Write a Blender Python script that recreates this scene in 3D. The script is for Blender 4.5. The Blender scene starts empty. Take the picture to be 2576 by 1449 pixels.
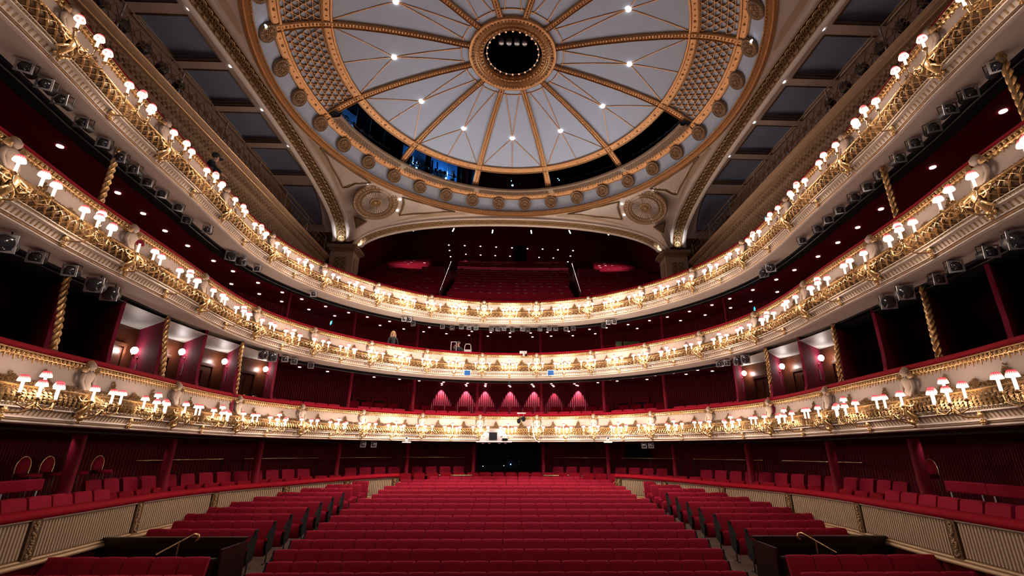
import bpy, math, random
from math import sin, cos, pi, radians, sqrt, atan2
from mathutils import Vector, Matrix
random.seed(7)
C = bpy.context.scene
COL = C.collection
# ------------------------------------------------------------------ camera, exposure, world, large lights
# the eye of the camera stands on the stage; all heights are measured from eye level (z = 0)
F_PX, PITCH, YAW, ROLL = 1128.6, 0.325253, 0.0311618, 0.0034863
CAMX = 0.1131
VX, VY = 1288 + 35.12, 724.5 + 29.87
fwd = Vector((sin(YAW) * cos(PITCH), cos(YAW) * cos(PITCH), sin(PITCH)))
rgt0 = Vector((cos(YAW), -sin(YAW), 0))
up0 = rgt0.cross(fwd)
rgt = rgt0 * cos(ROLL) + up0 * sin(ROLL)
upv = up0 * cos(ROLL) - rgt0 * sin(ROLL)
cd = bpy.data.cameras.new('camera')
cam = bpy.data.objects.new('camera', cd)
COL.objects.link(cam)
cam.matrix_world = Matrix(((rgt.x, upv.x, -fwd.x, CAMX), (rgt.y, upv.y, -fwd.y, 0), (rgt.z, upv.z, -fwd.z, 0), (0, 0, 0, 1)))
cd.sensor_width = 36
cd.lens = F_PX / 2576 * 36
cd.shift_x = -35.12 / 2576
cd.shift_y = 29.87 / 2576
cd.clip_start = 0.05
cd.clip_end = 200
C.camera = cam
C.view_settings.view_transform = 'Standard'
C.view_settings.look = 'None'
C.view_settings.exposure = 0.45
C.view_settings.gamma = 1
C.view_settings.use_curve_mapping = False
try:
    C.cycles.max_bounces = 4
    C.cycles.diffuse_bounces = 2
    C.cycles.use_adaptive_sampling = True
    C.cycles.adaptive_threshold = 0.03
    C.cycles.glossy_bounces = 2
    C.cycles.use_light_tree = True
    C.cycles.caustics_reflective = False
    C.cycles.caustics_refractive = False
    C.cycles.sample_clamp_indirect = 3
    C.cycles.use_denoising = True
except Exception:
    pass
w = bpy.data.worlds.new('world')
C.world = w
w.use_nodes = True
w.node_tree.nodes['Background'].inputs[0].default_value = (0.45, 0.36, 0.42, 1)
w.node_tree.nodes['Background'].inputs[1].default_value = 0.10
SCONCE_W, DOME_SPOT_W, PIER_W, WASH_W, BOX_W, BLUE_W, DOME_FILL_W = 5.2, 380.0, 32.0, 200.0, 6.5, 55.0, 640.0


def spot(name, loc, target, watts, col, angle, blend=0.6, size=0.05, parent=None):
    d = bpy.data.lights.new(name, 'SPOT')
    d.energy = watts; d.color = col; d.spot_size = radians(angle); d.spot_blend = blend; d.shadow_soft_size = size
    o = bpy.data.objects.new(name, d); COL.objects.link(o)
    o.location = loc
    o.rotation_euler = (Vector(target) - Vector(loc)).to_track_quat('-Z', 'Y').to_euler()
    if parent: o.parent = parent; o.matrix_parent_inverse = Matrix.Translation(-parent.location)
    return o


def point(name, loc, watts, col, size=0.05, parent=None):
    d = bpy.data.lights.get(name) or bpy.data.lights.new(name, 'POINT')
    d.energy = watts; d.color = col; d.shadow_soft_size = size
    o = bpy.data.objects.new(name, d); COL.objects.link(o)
    o.location = loc
    if parent: o.parent = parent
    return o


# ------------------------------------------------------------------ materials
def mat(name, col, rough=0.6, metal=0.0, var=0.12, scale=8.0, bump=0.0, bscale=60.0, emit=None, estr=0.0, spec=0.5, sheen=0.0):
    m = bpy.data.materials.new(name); m.use_nodes = True
    n = m.node_tree.nodes; l = m.node_tree.links; b = n['Principled BSDF']
    b.inputs['Roughness'].default_value = rough; b.inputs['Metallic'].default_value = metal
    b.inputs['Specular IOR Level'].default_value = spec
    if sheen: b.inputs['Sheen Weight'].default_value = sheen
    tc = n.new('ShaderNodeTexCoord')
    if var > 0:
        t = n.new('ShaderNodeTexNoise'); t.inputs['Scale'].default_value = scale; t.inputs['Detail'].default_value = 3
        r = n.new('ShaderNodeMixRGB'); r.blend_type = 'MIX'
        r.inputs[1].default_value = tuple(c * (1 - var) for c in col) + (1,)
        r.inputs[2].default_value = tuple(min(1, c * (1 + var)) for c in col) + (1,)
        l.new(tc.outputs['Object'], t.inputs['Vector']); l.new(t.outputs['Fac'], r.inputs[0]); l.new(r.outputs[0], b.inputs['Base Color'])
    else:
        b.inputs['Base Color'].default_value = col + (1,)
    if bump > 0:
        t2 = n.new('ShaderNodeTexNoise'); t2.inputs['Scale'].default_value = bscale
        bp = n.new('ShaderNodeBump'); bp.inputs['Strength'].default_value = bump; bp.inputs['Distance'].default_value = 0.02
        l.new(tc.outputs['Object'], t2.inputs['Vector']); l.new(t2.outputs['Fac'], bp.inputs['Height']); l.new(bp.outputs[0], b.inputs['Normal'])
    if emit:
        b.inputs['Emission Color'].default_value = emit + (1,); b.inputs['Emission Strength'].default_value = estr
    return m


M = {}
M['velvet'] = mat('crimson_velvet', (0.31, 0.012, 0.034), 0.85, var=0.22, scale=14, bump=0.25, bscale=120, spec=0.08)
M['velvet_shaded'] = mat('shaded_red_velvet', (0.20, 0.003, 0.012), 0.85, var=0.2, scale=9, spec=0.08)  # darker copy of the seat velvet, with the dim rows' shade in its colour
M['rail'] = mat('rail_velvet', (0.30, 0.004, 0.016), 0.8, var=0.15, scale=20, spec=0.1)
M['wallred'] = mat('dark_red_wall', (0.20, 0.008, 0.024), 0.75, var=0.15, scale=3, spec=0.15)
M['gold'] = mat('gilding', (0.60, 0.385, 0.18), 0.30, 0.80, var=0.35, scale=18, bump=0.3, bscale=50)
M['domegold'] = mat('dome_gilding', (0.50, 0.255, 0.105), 0.38, 0.55, var=0.3, scale=18, bump=0.3, bscale=50)
M['golddark'] = mat('dark_gilding', (0.12, 0.065, 0.026), 0.5, 0.35, var=0.25, scale=14, bump=0.4, bscale=40)  # dark gilding; on the balcony bulge it holds the recess shade
M['bronze'] = mat('bronzed_plaster', (0.27, 0.165, 0.095), 0.55, 0.25, var=0.25, scale=10, bump=0.3, bscale=40)
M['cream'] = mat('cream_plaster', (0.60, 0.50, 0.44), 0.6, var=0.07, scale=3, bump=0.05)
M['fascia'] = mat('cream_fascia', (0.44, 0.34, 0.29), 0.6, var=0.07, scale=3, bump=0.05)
M['vault'] = mat('vault_plaster', (0.46, 0.355, 0.30), 0.7, var=0.06, scale=2)
M['parapet'] = mat('parapet_cream', (0.50, 0.37, 0.25), 0.6, var=0.08, scale=3)
M['parapetdark'] = mat('parapet_groove', (0.24, 0.16, 0.09), 0.7, var=0.08, scale=3)
M['tan'] = mat('tan_plaster', (0.34, 0.23, 0.15), 0.7, var=0.08, scale=3)
M['blue'] = mat('dome_blue_grey', (0.43, 0.48, 0.59), 0.8, var=0.04, scale=2)
M['bluedark'] = mat('slips_blue_panel', (0.20, 0.25, 0.36), 0.7, var=0.1, scale=2)
M['statue'] = mat('painted_figure', (0.46, 0.35, 0.28), 0.55, var=0.08, scale=12)
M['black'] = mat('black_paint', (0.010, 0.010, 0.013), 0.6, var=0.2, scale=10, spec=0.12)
M['blackmetal'] = mat('black_metal', (0.03, 0.03, 0.035), 0.4, 0.5, var=0.2, scale=20)
M['steel'] = mat('worn_steel', (0.42, 0.42, 0.44), 0.35, 0.8, var=0.15, scale=20)
M['lens'] = mat('lens_glass', (0.04, 0.04, 0.05), 0.12, 0.2, var=0.1, scale=10, spec=0.9)
M['wood'] = mat('dark_polished_wood', (0.018, 0.008, 0.006), 0.28, var=0.35, scale=6, spec=0.6)
M['door'] = mat('mahogany', (0.085, 0.026, 0.011), 0.35, var=0.45, scale=6, spec=0.4)
M['brass'] = mat('brass', (0.72, 0.52, 0.28), 0.25, 0.9, var=0.08, scale=10)
M['floor'] = mat('floor_boards', (0.13, 0.09, 0.07), 0.5, var=0.4, scale=3, bump=0.1, bscale=8)
M['carpet'] = mat('dark_carpet', (0.07, 0.012, 0.02), 0.9, var=0.2, scale=20)
M['white'] = mat('white_plastic', (0.75, 0.72, 0.72), 0.4, var=0.03, scale=5)
M['boxwall'] = mat('pink_red_partition', (0.25, 0.022, 0.05), 0.8, var=0.1, scale=3, spec=0.1)
M['boxceil'] = mat('box_ceiling', (0.62, 0.62, 0.56), 0.45, var=0.03, scale=2)
M['skin'] = mat('skin', (0.62, 0.36, 0.26), 0.6, var=0.05, scale=10)
M['hair'] = mat('fair_hair', (0.42, 0.24, 0.12), 0.6, var=0.2, scale=30)
M['darkhair'] = mat('grey_hair', (0.18, 0.15, 0.14), 0.6, var=0.2, scale=30)
M['cloth'] = mat('dark_clothing', (0.012, 0.014, 0.022), 0.8, var=0.2, scale=15)
M['downlight'] = mat('downlight_glow', (1, 0.9, 0.8), var=0, emit=(1.0, 0.62, 0.58), estr=1.6)
M['dimlight'] = mat('dim_downlight', (1, 0.5, 0.5), var=0, emit=(1.0, 0.28, 0.30), estr=1.2)
M['domelamp'] = mat('dome_lamp_glow', (1, 1, 1), var=0, emit=(1.0, 0.95, 0.88), estr=8.0)
M['coldlamp'] = mat('cold_lamp_glow', (1, 1, 1), var=0, emit=(0.9, 0.95, 1.0), estr=9.0)
M['candle'] = mat('candle_tube', (0.9, 0.85, 0.8), 0.5, var=0, emit=(1.0, 0.82, 0.72), estr=0.8)  # tube glows in place of the bulb light falling on it
M['bulb'] = mat('warm_bulb', (0.8, 0.5, 0.35), 0.4, var=0, emit=(1.0, 0.50, 0.30), estr=0.55)
M['bulb'].cycles.emission_sampling = 'NONE'
M['gildpaint'] = mat('gilded_paint', (0.42, 0.27, 0.14), 0.45, 0.15, var=0.15, scale=10)
M['bronzeleaf'] = mat('bronzed_leaf', (0.30, 0.175, 0.075), 0.45, 0.3, var=0.4, scale=25)
M['globe'] = mat('opal_globe', (1, 1, 1), var=0, emit=(1.0, 0.93, 0.88), estr=7.0)
M['bluescreen'] = mat('monitor_blue', (0.02, 0.06, 0.16), 0.3, var=0.3, scale=60, emit=(0.01, 0.07, 0.22), estr=1.0)
M['bluelamp'] = mat('blue_lamp_glow', (0.1, 0.4, 1), var=0, emit=(0.12, 0.5, 1.0), estr=14.0)
M['exit'] = mat('exit_sign_green', (0.0, 0.2, 0.25), var=0, emit=(0.02, 0.42, 0.55), estr=1.5)
M['exitwhite'] = mat('exit_sign_white', (1, 1, 1), var=0, emit=(0.85, 1.0, 1.0), estr=1.8)
M['green'] = mat('green_backdrop', (0.10, 0.16, 0.05), 0.6, var=0.7, scale=9)
M['whitemark'] = mat('grey_print', (0.30, 0.16, 0.18), 0.5, var=0)
# pleated lamp shade: painted bulb glow, fading to crimson cloth at the top
m = mat('pleated_shade', (0.8, 0.3, 0.25), 0.8, var=0)
n = m.node_tree.nodes; l = m.node_tree.links; b = n['Principled BSDF']
tc = n.new('ShaderNodeTexCoord'); sp = n.new('ShaderNodeSeparateXYZ'); l.new(tc.outputs['Generated'], sp.inputs[0])
rm = n.new('ShaderNodeValToRGB'); e = rm.color_ramp.elements
e[0].position = 0.0; e[0].color = (1.0, 0.80, 0.66, 1); e[1].position = 1.0; e[1].color = (0.30, 0.004, 0.02, 1)
x = e.new(0.42); x.color = (1.0, 0.60, 0.46, 1); x = e.new(0.68); x.color = (0.62, 0.07, 0.08, 1)
oc_ = n.new('ShaderNodeSeparateXYZ'); l.new(tc.outputs['Object'], oc_.inputs[0])
at_ = n.new('ShaderNodeMath'); at_.operation = 'ARCTAN2'; l.new(oc_.outputs[1], at_.inputs[0]); l.new(oc_.outputs[0], at_.inputs[1])
mu = n.new('ShaderNodeMath'); mu.operation = 'MULTIPLY'; mu.inputs[1].default_value = 17; l.new(at_.outputs[0], mu.inputs[0])
si = n.new('ShaderNodeMath'); si.operation = 'SINE'; l.new(mu.outputs[0], si.inputs[0])
mx = n.new('ShaderNodeMath'); mx.operation = 'MULTIPLY_ADD'; mx.inputs[1].default_value = 0.16; l.new(si.outputs[0], mx.inputs[0]); l.new(sp.outputs[2], mx.inputs[2])
l.new(mx.outputs[0], rm.inputs[0]); l.new(rm.outputs[0], b.inputs['Emission Color']); b.inputs['Emission Strength'].default_value = 1.7
l.new(rm.outputs[0], b.inputs['Base Color'])
m.cycles.emission_sampling = 'NONE'
M['shade'] = m
M['shade_off'] = mat('unlit_shade', (0.30, 0.012, 0.03), 0.8, var=0.1)
for k in ('candle', 'exit', 'exitwhite', 'bluescreen', 'domelamp', 'coldlamp'):
    M[k].cycles.emission_sampling = 'NONE'
# ribbed wall covering: fine vertical ribs along the wall's own length (uv)
m = mat('ribbed_red_wall', (0.22, 0.010, 0.028), 0.7, var=0.1, scale=3, spec=0.3)
n = m.node_tree.nodes; l = m.node_tree.links; b = n['Principled BSDF']
uv = n.new('ShaderNodeUVMap'); wv = n.new('ShaderNodeTexWave'); wv.bands_direction = 'X'; wv.inputs['Scale'].default_value = 4.2
bp = n.new('ShaderNodeBump'); bp.inputs['Strength'].default_value = 1.0; bp.inputs['Distance'].default_value = 0.05
l.new(uv.outputs[0], wv.inputs['Vector']); l.new(wv.outputs['Fac'], bp.inputs['Height']); l.new(bp.outputs[0], b.inputs['Normal'])
M['ribbed'] = m


# ------------------------------------------------------------------ mesh builder
class MB:
    def __init__(s):
        s.v = []; s.f = []; s.uv = {}

    def add(s, vs, fs, uvs=None):
        k = len(s.v); s.v += [tuple(p) for p in vs]
        for i, f in enumerate(fs):
            if uvs: s.uv[len(s.f)] = [uvs[j] for j in f]
            s.f.append(tuple(k + j for j in f))
        return s

    def box(s, c, d, rz=0.0, m=None):
        x, y, z = d[0] / 2, d[1] / 2, d[2] / 2
        R = Matrix.Rotation(rz, 3, 'Z') if m is None else m
        vs = [Vector(c) + R @ Vector(p) for p in ((-x, -y, -z), (x, -y, -z), (x, y, -z), (-x, y, -z), (-x, -y, z), (x, -y, z), (x, y, z), (-x, y, z))]
        return s.add(vs, [(0, 3, 2, 1), (4, 5, 6, 7), (0, 1, 5, 4), (1, 2, 6, 5), (2, 3, 7, 6), (3, 0, 4, 7)])

    def rings(s, R, closed=True, cap=True, loop=False):
        n = len(R[0]); k = len(s.v)
        for r in R: s.v += [tuple(p) for p in r]
        m = len(R)
        for i in range(m if loop else m - 1):
            a = k + i * n; b = k + ((i + 1) % m) * n
            for j in range(n if closed else n - 1):
                j2 = (j + 1) % n
                s.f.append((a + j, a + j2, b + j2, b + j))
        if cap and closed and not loop:
            s.f.append(tuple(k + j for j in reversed(range(n)))); s.f.append(tuple(k + (m - 1) * n + j for j in range(n)))
        return s

    def tube(s, path, rad, n=6, cap=True):
        P = [Vector(p) for p in path]; R = []
        rr = rad if isinstance(rad, (list, tuple)) else [rad] * len(P)
        prev = None
        for i, p in enumerate(P):
            t = (P[min(i + 1, len(P) - 1)] - P[max(i - 1, 0)]).normalized()
            if prev is None:
                a = t.orthogonal().normalized()
            else:
                a = (prev - t * prev.dot(t)).normalized()
            prev = a; b = t.cross(a)
            R.append([p + (a * cos(2 * pi * j / n) + b * sin(2 * pi * j / n)) * rr[i] for j in range(n)])
        return s.rings(R, cap=cap)

    def lathe(s, c, prof, n=12, ax='z', ex=1.0, ey=1.0, cap=True):
        R = []
        for r, h in prof:
            ring = []
            for j in range(n):
                a = 2 * pi * j / n
                if ax == 'z': p = (c[0] + r * cos(a) * ex, c[1] + r * sin(a) * ey, c[2] + h)
                elif ax == 'y': p = (c[0] + r * cos(a) * ex, c[1] + h, c[2] - r * sin(a) * ey)
                else: p = (c[0] + h, c[1] + r * cos(a), c[2] + r * sin(a))
                ring.append(p)
            R.append(ring)
        return s.rings(R, cap=cap)

    def blob(s, c, r, n=6, m=4, sc=(1, 1, 1)):
        prof = [(max(0.02, sin(pi * i / m)) * r, -cos(pi * i / m) * r) for i in range(m + 1)]
        R = []
        for rr, h in prof:
            R.append([(c[0] + rr * cos(2 * pi * j / n) * sc[0], c[1] + rr * sin(2 * pi * j / n) * sc[1], c[2] + h * sc[2]) for j in range(n)])
        return s.rings(R)

    def oct(s, c, r, sc=(1, 1, 1)):
        x, y, z = c; a, b2, d = r * sc[0], r * sc[1], r * sc[2]
        return s.add([(x - a, y, z), (x + a, y, z), (x, y - b2, z), (x, y + b2, z), (x, y, z - d), (x, y, z + d)],
                     [(0, 2, 5), (2, 1, 5), (1, 3, 5), (3, 0, 5), (2, 0, 4), (1, 2, 4), (3, 1, 4), (0, 3, 4)])

    def mesh(s, name, smooth=False):
        me = bpy.data.meshes.new(name)
        me.from_pydata(s.v, [], s.f)
        if s.uv:
            u = me.uv_layers.new(name='UVMap')
            for i, p in enumerate(me.polygons):
                if i in s.uv:
                    for li, c in zip(p.loop_indices, s.uv[i]): u.data[li].uv = c
        if smooth: me.polygons.foreach_set('use_smooth', [True] * len(me.polygons))
        me.update()
        if smooth: me.set_sharp_from_angle(angle=1.2)
        return me

    def build(s, name, m, parent=None, smooth=False, loc=None, rot=None):
        me = s.mesh(name, smooth); me.materials.append(M[m] if isinstance(m, str) else m)
        return inst(name, me, parent, loc, rot)


def inst(name, me, parent=None, loc=None, rot=None):
    o = bpy.data.objects.new(name, me); COL.objects.link(o)
    if loc is not None: o.location = loc
    if rot is not None: o.rotation_euler = rot
    if parent is not None: o.parent = parent
    return o


def tag(o, label=None, cat=None, group=None, kind=None):
    if label: o['label'] = label
    if cat: o['category'] = cat
    if group: o['group'] = group
    if kind: o['kind'] = kind
    return o


def thing(name, label, cat, loc=(0, 0, 0), rz=0.0, group=None):
    o = bpy.data.objects.new(name, None); COL.objects.link(o)
    o.location = loc; o.rotation_euler = (0, 0, rz)
    o.empty_display_size = 0.1
    return tag(o, label, cat, group)


def struct(name, mb, m, smooth=False):
    return tag(mb.build(name, m, None, smooth), kind='structure')


def stuff(o):
    o['kind'] = 'stuff'
    return o


ORD = ['first', 'second', 'third', 'fourth', 'fifth', 'sixth', 'seventh', 'eighth', 'ninth', 'tenth', 'eleventh', 'twelfth', 'thirteenth',
       'fourteenth', 'fifteenth', 'sixteenth', 'seventeenth', 'eighteenth', 'nineteenth', 'twentieth', 'twenty-first', 'twenty-second',
       'twenty-third', 'twenty-fourth', 'twenty-fifth', 'twenty-sixth', 'twenty-seventh', 'twenty-eighth', 'twenty-ninth', 'thirtieth']
ORD += ['thirty-' + a for a in ORD[:9]] + ['fortieth'] + ['forty-' + a for a in ORD[:9]] + ['fiftieth'] + ['fifty-' + a for a in ORD[:9]] + ['sixtieth'] + ['sixty-' + a for a in ORD[:9]]

# ------------------------------------------------------------------ plan of the horseshoe: arc length s (0 = middle of the back), offset o towards the hall
TAB = [(-7.172, 0.344), (-7.189, 1.344), (-7.212, 2.344), (-7.249, 3.343), (-7.295, 4.342), (-7.398, 5.336), (-7.546, 6.323), (-7.73, 7.305), (-7.84, 8.299), (-7.92, 9.296), (-8.012, 10.292), (-8.13, 11.285), (-8.247, 12.278), (-8.308, 13.275), (-8.264, 14.274), (-8.09, 15.258), (-7.784, 16.209), (-7.36, 17.114), (-6.832, 17.963), (-6.213, 18.747), (-5.509, 19.456), (-4.724, 20.074), (-3.866, 20.587), (-2.947, 20.981), (-1.986, 21.254), (-0.999, 21.408), (0.0, 21.448), (0.997, 21.377), (1.98, 21.195), (2.934, 20.897), (3.843, 20.484), (4.693, 19.958), (5.472, 19.332), (6.174, 18.62), (6.795, 17.837), (7.328, 16.991), (7.759, 16.09), (8.073, 15.141), (8.253, 14.158), (8.302, 13.16), (8.248, 12.162), (8.138, 11.168), (8.027, 10.174), (7.938, 9.178), (7.853, 8.182), (7.732, 7.189), (7.531, 6.21), (7.392, 5.222), (7.283, 4.228), (7.245, 3.229), (7.208, 2.229), (7.187, 1.23), (7.17, 0.23)]


def pc(s):
    u = max(0.0, min(51.999, s + 26)); i = int(u); t = u - i
    p = [TAB[max(0, min(52, i + k))] for k in (-1, 0, 1, 2)]
    r = []; d = []
    for c in (0, 1):
        a, b_, c_, e_ = p[0][c], p[1][c], p[2][c], p[3][c]
        r.append(0.5 * (2 * b_ + (c_ - a) * t + (2 * a - 5 * b_ + 4 * c_ - e_) * t * t + (3 * b_ - a - 3 * c_ + e_) * t ** 3))
        d.append(0.5 * ((c_ - a) + 2 * (2 * a - 5 * b_ + 4 * c_ - e_) * t + 3 * (3 * b_ - a - 3 * c_ + e_) * t * t))
    h = sqrt(d[0] ** 2 + d[1] ** 2)
    return r[0], r[1], d[0] / h, d[1] / h


def P(s, o, z):
    x, y, tx, ty = pc(s)
    return (x + ty * o, y - tx * o, z)


def heading(s):  # rotation that turns local -Y to face the hall
    x, y, tx, ty = pc(s)
    return atan2(ty, tx)


def ray(px, py):
    return fwd + rgt * ((px - VX) / F_PX) - upv * ((py - VY) / F_PX)


def at_z(px, py, z):
    d = ray(px, py); k = z / d.z
    return Vector((CAMX + d.x * k, d.y * k, z))


def at_y(px, py, y):
    d = ray(px, py); k = y / d.y
    return Vector((CAMX + d.x * k, y, d.z * k))


def onplan(px, py, o):
    d = ray(px, py); best = None; pa = None; s = -26.0
    while s <= 26.0:
        q = P(s, o, 0); a = d.x * q[1] - d.y * (q[0] - CAMX)
        if pa is not None and pa * a <= 0 and q[1] > 0:
            if best is None or q[1] > best[1]: best = (s, q[1], q)
        pa = a; s += 0.05
    s, _, q = best
    return s, sqrt((q[0] - CAMX) ** 2 + q[1] ** 2) * d.z / sqrt(d.x ** 2 + d.y ** 2)


def srange(a, b, st):
    n = max(1, int(round(abs(b - a) / st)))
    return [a + (b - a) * i / n for i in range(n + 1)]


def sweep(mb, prof, s0, s1, st=0.5, closed=False, z=0.0, cap=False):
    ss = srange(s0, s1, st)
    plen = [0]
    for i in range(1, len(prof)): plen.append(plen[-1] + math.hypot(prof[i][0] - prof[i - 1][0], prof[i][1] - prof[i - 1][1]))
    vs = []; uvs = []
    for s in ss:
        for (o, h), pl in zip(prof, plen):
            vs.append(P(s, o, z + h)); uvs.append((s, pl))
    n = len(prof); fs = []
    for i in range(len(ss) - 1):
        for j in range(n if closed else n - 1):
            j2 = (j + 1) % n
            fs.append((i * n + j, (i + 1) * n + j, (i + 1) * n + j2, i * n + j2))
    if cap and closed:
        fs.append(tuple(range(n))); fs.append(tuple((len(ss) - 1) * n + j for j in reversed(range(n))))
    mb.add(vs, fs, uvs)
    return mb


TIERS = [('lowest', 1.51), ('middle', 4.39), ('top', 7.06)]
SE = 25.8
CH = [1.32, 3.95, 6.6, 9.25, 12.0, 14.9, 17.65, 20.45, 23.25]           # figures stand here, left and right
CHS = sorted([-c for c in CH] + CH)
FIVE = [0.0] + [v for a, b_ in zip(CH[:-1], CH[1:]) for v in ((a + b_) / 2, -(a + b_) / 2)]
FIVE = sorted(FIVE)
BAYS = list(zip(CHS[:-1], CHS[1:]))

# ================================================================== SETTING
FL = -3.2


def floor_z(y):
    return -3.22 if y < 10 else -3.22 + (y - 10) * 0.1


mb = MB()
ys = [0.2, 10, 14, 18, 21.2, 24.6]
vs = []
for y in ys: vs += [(-12, y, floor_z(y)), (12, y, floor_z(y))]
mb.add(vs, [(2 * i, 2 * i + 1, 2 * i + 3, 2 * i + 2) for i in range(len(ys) - 1)])
struct('floor', mb, 'floor')
mb = MB(); mb.box((0, -3.0, -1.7), (24, 6.2, 0.24)); mb.box((0, 0.05, -2.5), (24, 0.2, 1.5))
struct('floor_stage', mb, 'floor')

# back walls and ceilings behind each balcony front (they follow the horseshoe)
mb = MB(); sweep(mb, [(-3.3, -2.9), (-3.3, 0.40)], -SE, SE, 0.5); struct('wall_back_stalls', mb, 'ribbed')
mb = MB(); sweep(mb, [(-3.2, 0.62), (-3.2, 3.34)], -SE, SE, 0.5); struct('wall_back_lowest', mb, 'ribbed')
mb = MB(); sweep(mb, [(-3.3, 3.45), (-3.3, 6.1)], -SE, SE, 0.5); struct('wall_back_middle', mb, 'ribbed')
for nm, z0, z1 in (('lowest', 0.45, 0.62), ('middle', 3.32, 3.52), ('top', 6.02, 6.2)):
    mb = MB(); sweep(mb, [(-3.5, z0), (-3.5, z1), (-0.3, z1), (-0.3, z0)], -SE, SE, 0.5, closed=True)
    struct('floor_deck_' + nm, mb, 'carpet' if nm == 'lowest' else 'wallred')
# stalls circle deck and its front
mb = MB(); sweep(mb, [(-3.4, -1.72), (-0.72, -1.72), (-0.72, -3.0), (-0.68, -3.4)], -SE, SE, 0.5); struct('floor_stalls_circle', mb, 'wallred')
mb = MB(); sweep(mb, [(-3.4, -1.42), (-1.75, -1.42), (-1.75, -1.72)], -SE, SE, 0.5); struct('floor_stalls_circle_step', mb, 'carpet')
mb = MB(); mb.box((-12.1, 10, 2), (0.2, 20, 11)); struct('wall_left', mb, 'wallred')
mb = MB(); mb.box((12.1, 10, 2), (0.2, 20, 11)); struct('wall_right', mb, 'wallred')

# fluted parapet of the stalls circle
cp = thing('stalls_parapet', 'long cream fluted parapet with red velvet rail around the stalls seats', 'parapet', (0, 0, 0))


def zr(s):
    a = max(0.0, min(1.0, (9.0 - abs(s)) / 4.0)); return -1.10 + 0.12 * a


for sg in (-1, 1):
    mb = MB()
    a, b_ = (4.55, SE)
    ss = srange(a * sg, b_ * sg, 0.4)
    prof = [(-0.86, -0.10), (-0.86, 0.0), (-0.80, 0.045), (-0.66, 0.05), (-0.56, 0.02), (-0.53, -0.04), (-0.55, -0.10), (-0.62, -0.12)]
    mb.rings([[P(s, o, zr(s) + h) for o, h in prof] for s in ss])
    mb.build('hand_rail', 'rail', cp, True)
    mb = MB()
    prof = [(-0.62, -0.10), (-0.62, -0.80)]
    mb.rings([[P(s, o, zr(s) + h) for o, h in prof] for s in ss], closed=False)
    mb.build('panel_back', 'parapetdark', cp)
    mb = MB()
    prof = [(-0.63, -0.76), (-0.585, -0.77), (-0.57, -0.80), (-0.585, -0.82), (-0.55, -0.84), (-0.54, -0.88), (-0.56, -0.90), (-0.66, -0.92)]
    mb.rings([[P(s, o, zr(s) + h) for o, h in prof] for s in ss], closed=False)
    mb.build('base_moulding', 'gildpaint', cp, True)
    mb = MB()
    prof = [(-0.61, -0.09), (-0.585, -0.10), (-0.585, -0.13), (-0.62, -0.14)]
    mb.rings([[P(s, o, zr(s) + h) for o, h in prof] for s in ss], closed=False)
    mb.build('top_moulding', 'cream', cp, True)
PIL = [16.9, 14.05, 11.4, 8.9, 6.6, 4.7, 19.7, 22.5]
PILS = sorted([p for p in PIL] + [25.5])
for sg in (-1, 1):
    for a, b_ in zip(PILS[:-1], PILS[1:]):
        mb = MB()
        n = int((b_ - a - 0.34) / 0.068)
        for k in range(n + 1):
            s = sg * (a + 0.17 + (b_ - a - 0.34) * k / n)
            z1 = zr(s) - 0.16; z0 = zr(s) - 0.74; hw = 0.025
            q = [P(s - hw, -0.62, 0), P(s - hw * 0.75, -0.597, 0), P(s + hw * 0.75, -0.597, 0), P(s + hw, -0.62, 0)]
            R = [[(p[0], p[1], z0) for p in q], [(p[0], p[1], z1) for p in q]]
            mb.rings(R, closed=False)
        stuff(mb.build('fluting', 'parapet', cp))
    for a in PILS[:-1]:
        s = sg * a; x, y, z = P(s, -0.60, 0)
        mb = MB(); h = heading(s)
        mb.box((x, y, zr(s) - 0.45), (0.21, 0.05, 0.68), h)
        mb.build('pilaster', 'golddark', cp)
        mb = MB()
        for k in range(44):
            u = random.uniform(-0.05, 0.05) * (0.5 + 0.5 * abs(sin(k * 0.42))); v = -0.16 - 0.58 * k / 43
            p = P(s + u, -0.572, zr(s) + v)
            mb.blob(p, 0.016 + 0.012 * random.random(), 6, 4)
        stuff(mb.build('fruit_garland', 'gildpaint', cp, True))
# timber barriers with brass lines closing the back of the stalls
for i, sg in enumerate((-1, 1)):
    t = thing('barrier', 'low dark timber barrier with brass top rail behind stalls, ' + ('left' if sg < 0 else 'right') + ' of centre', 'barrier', (3.15 * sg, 22.35, -2.0))
    mb = MB(); mb.box((0, 0, 0.42), (2.95, 0.06, 0.98)); mb.build('panel', 'wood', t)
    mb = MB(); mb.tube([(-1.48, 0, 0.93), (1.48, 0, 0.93)], 0.022, 8); mb.build('top_rail', 'brass', t, True)
    t = thing('stair_handrail', 'curled brass handrail at the back ' + ('left' if sg < 0 else 'right') + ' end of the stalls', 'handrail', (5.0 * sg, 21.3, floor_z(21.3)))
    mb = MB()
    mb.tube([(-0.45 * sg, -0.1, 0.70), (0.0, -0.1, 0.96), (0.12 * sg, -0.1, 1.03), (0.20 * sg, -0.1, 1.02), (0.22 * sg, -0.1, 0.95), (0.16 * sg, -0.1, 0.90)], 0.022, 8)
    mb.build('rail', 'brass', t, True)
    mb = MB(); mb.tube([(-0.30 * sg, -0.1, 0.0), (-0.30 * sg, -0.1, 0.78)], 0.015, 6); mb.build('post', 'brass', t, True)

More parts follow.
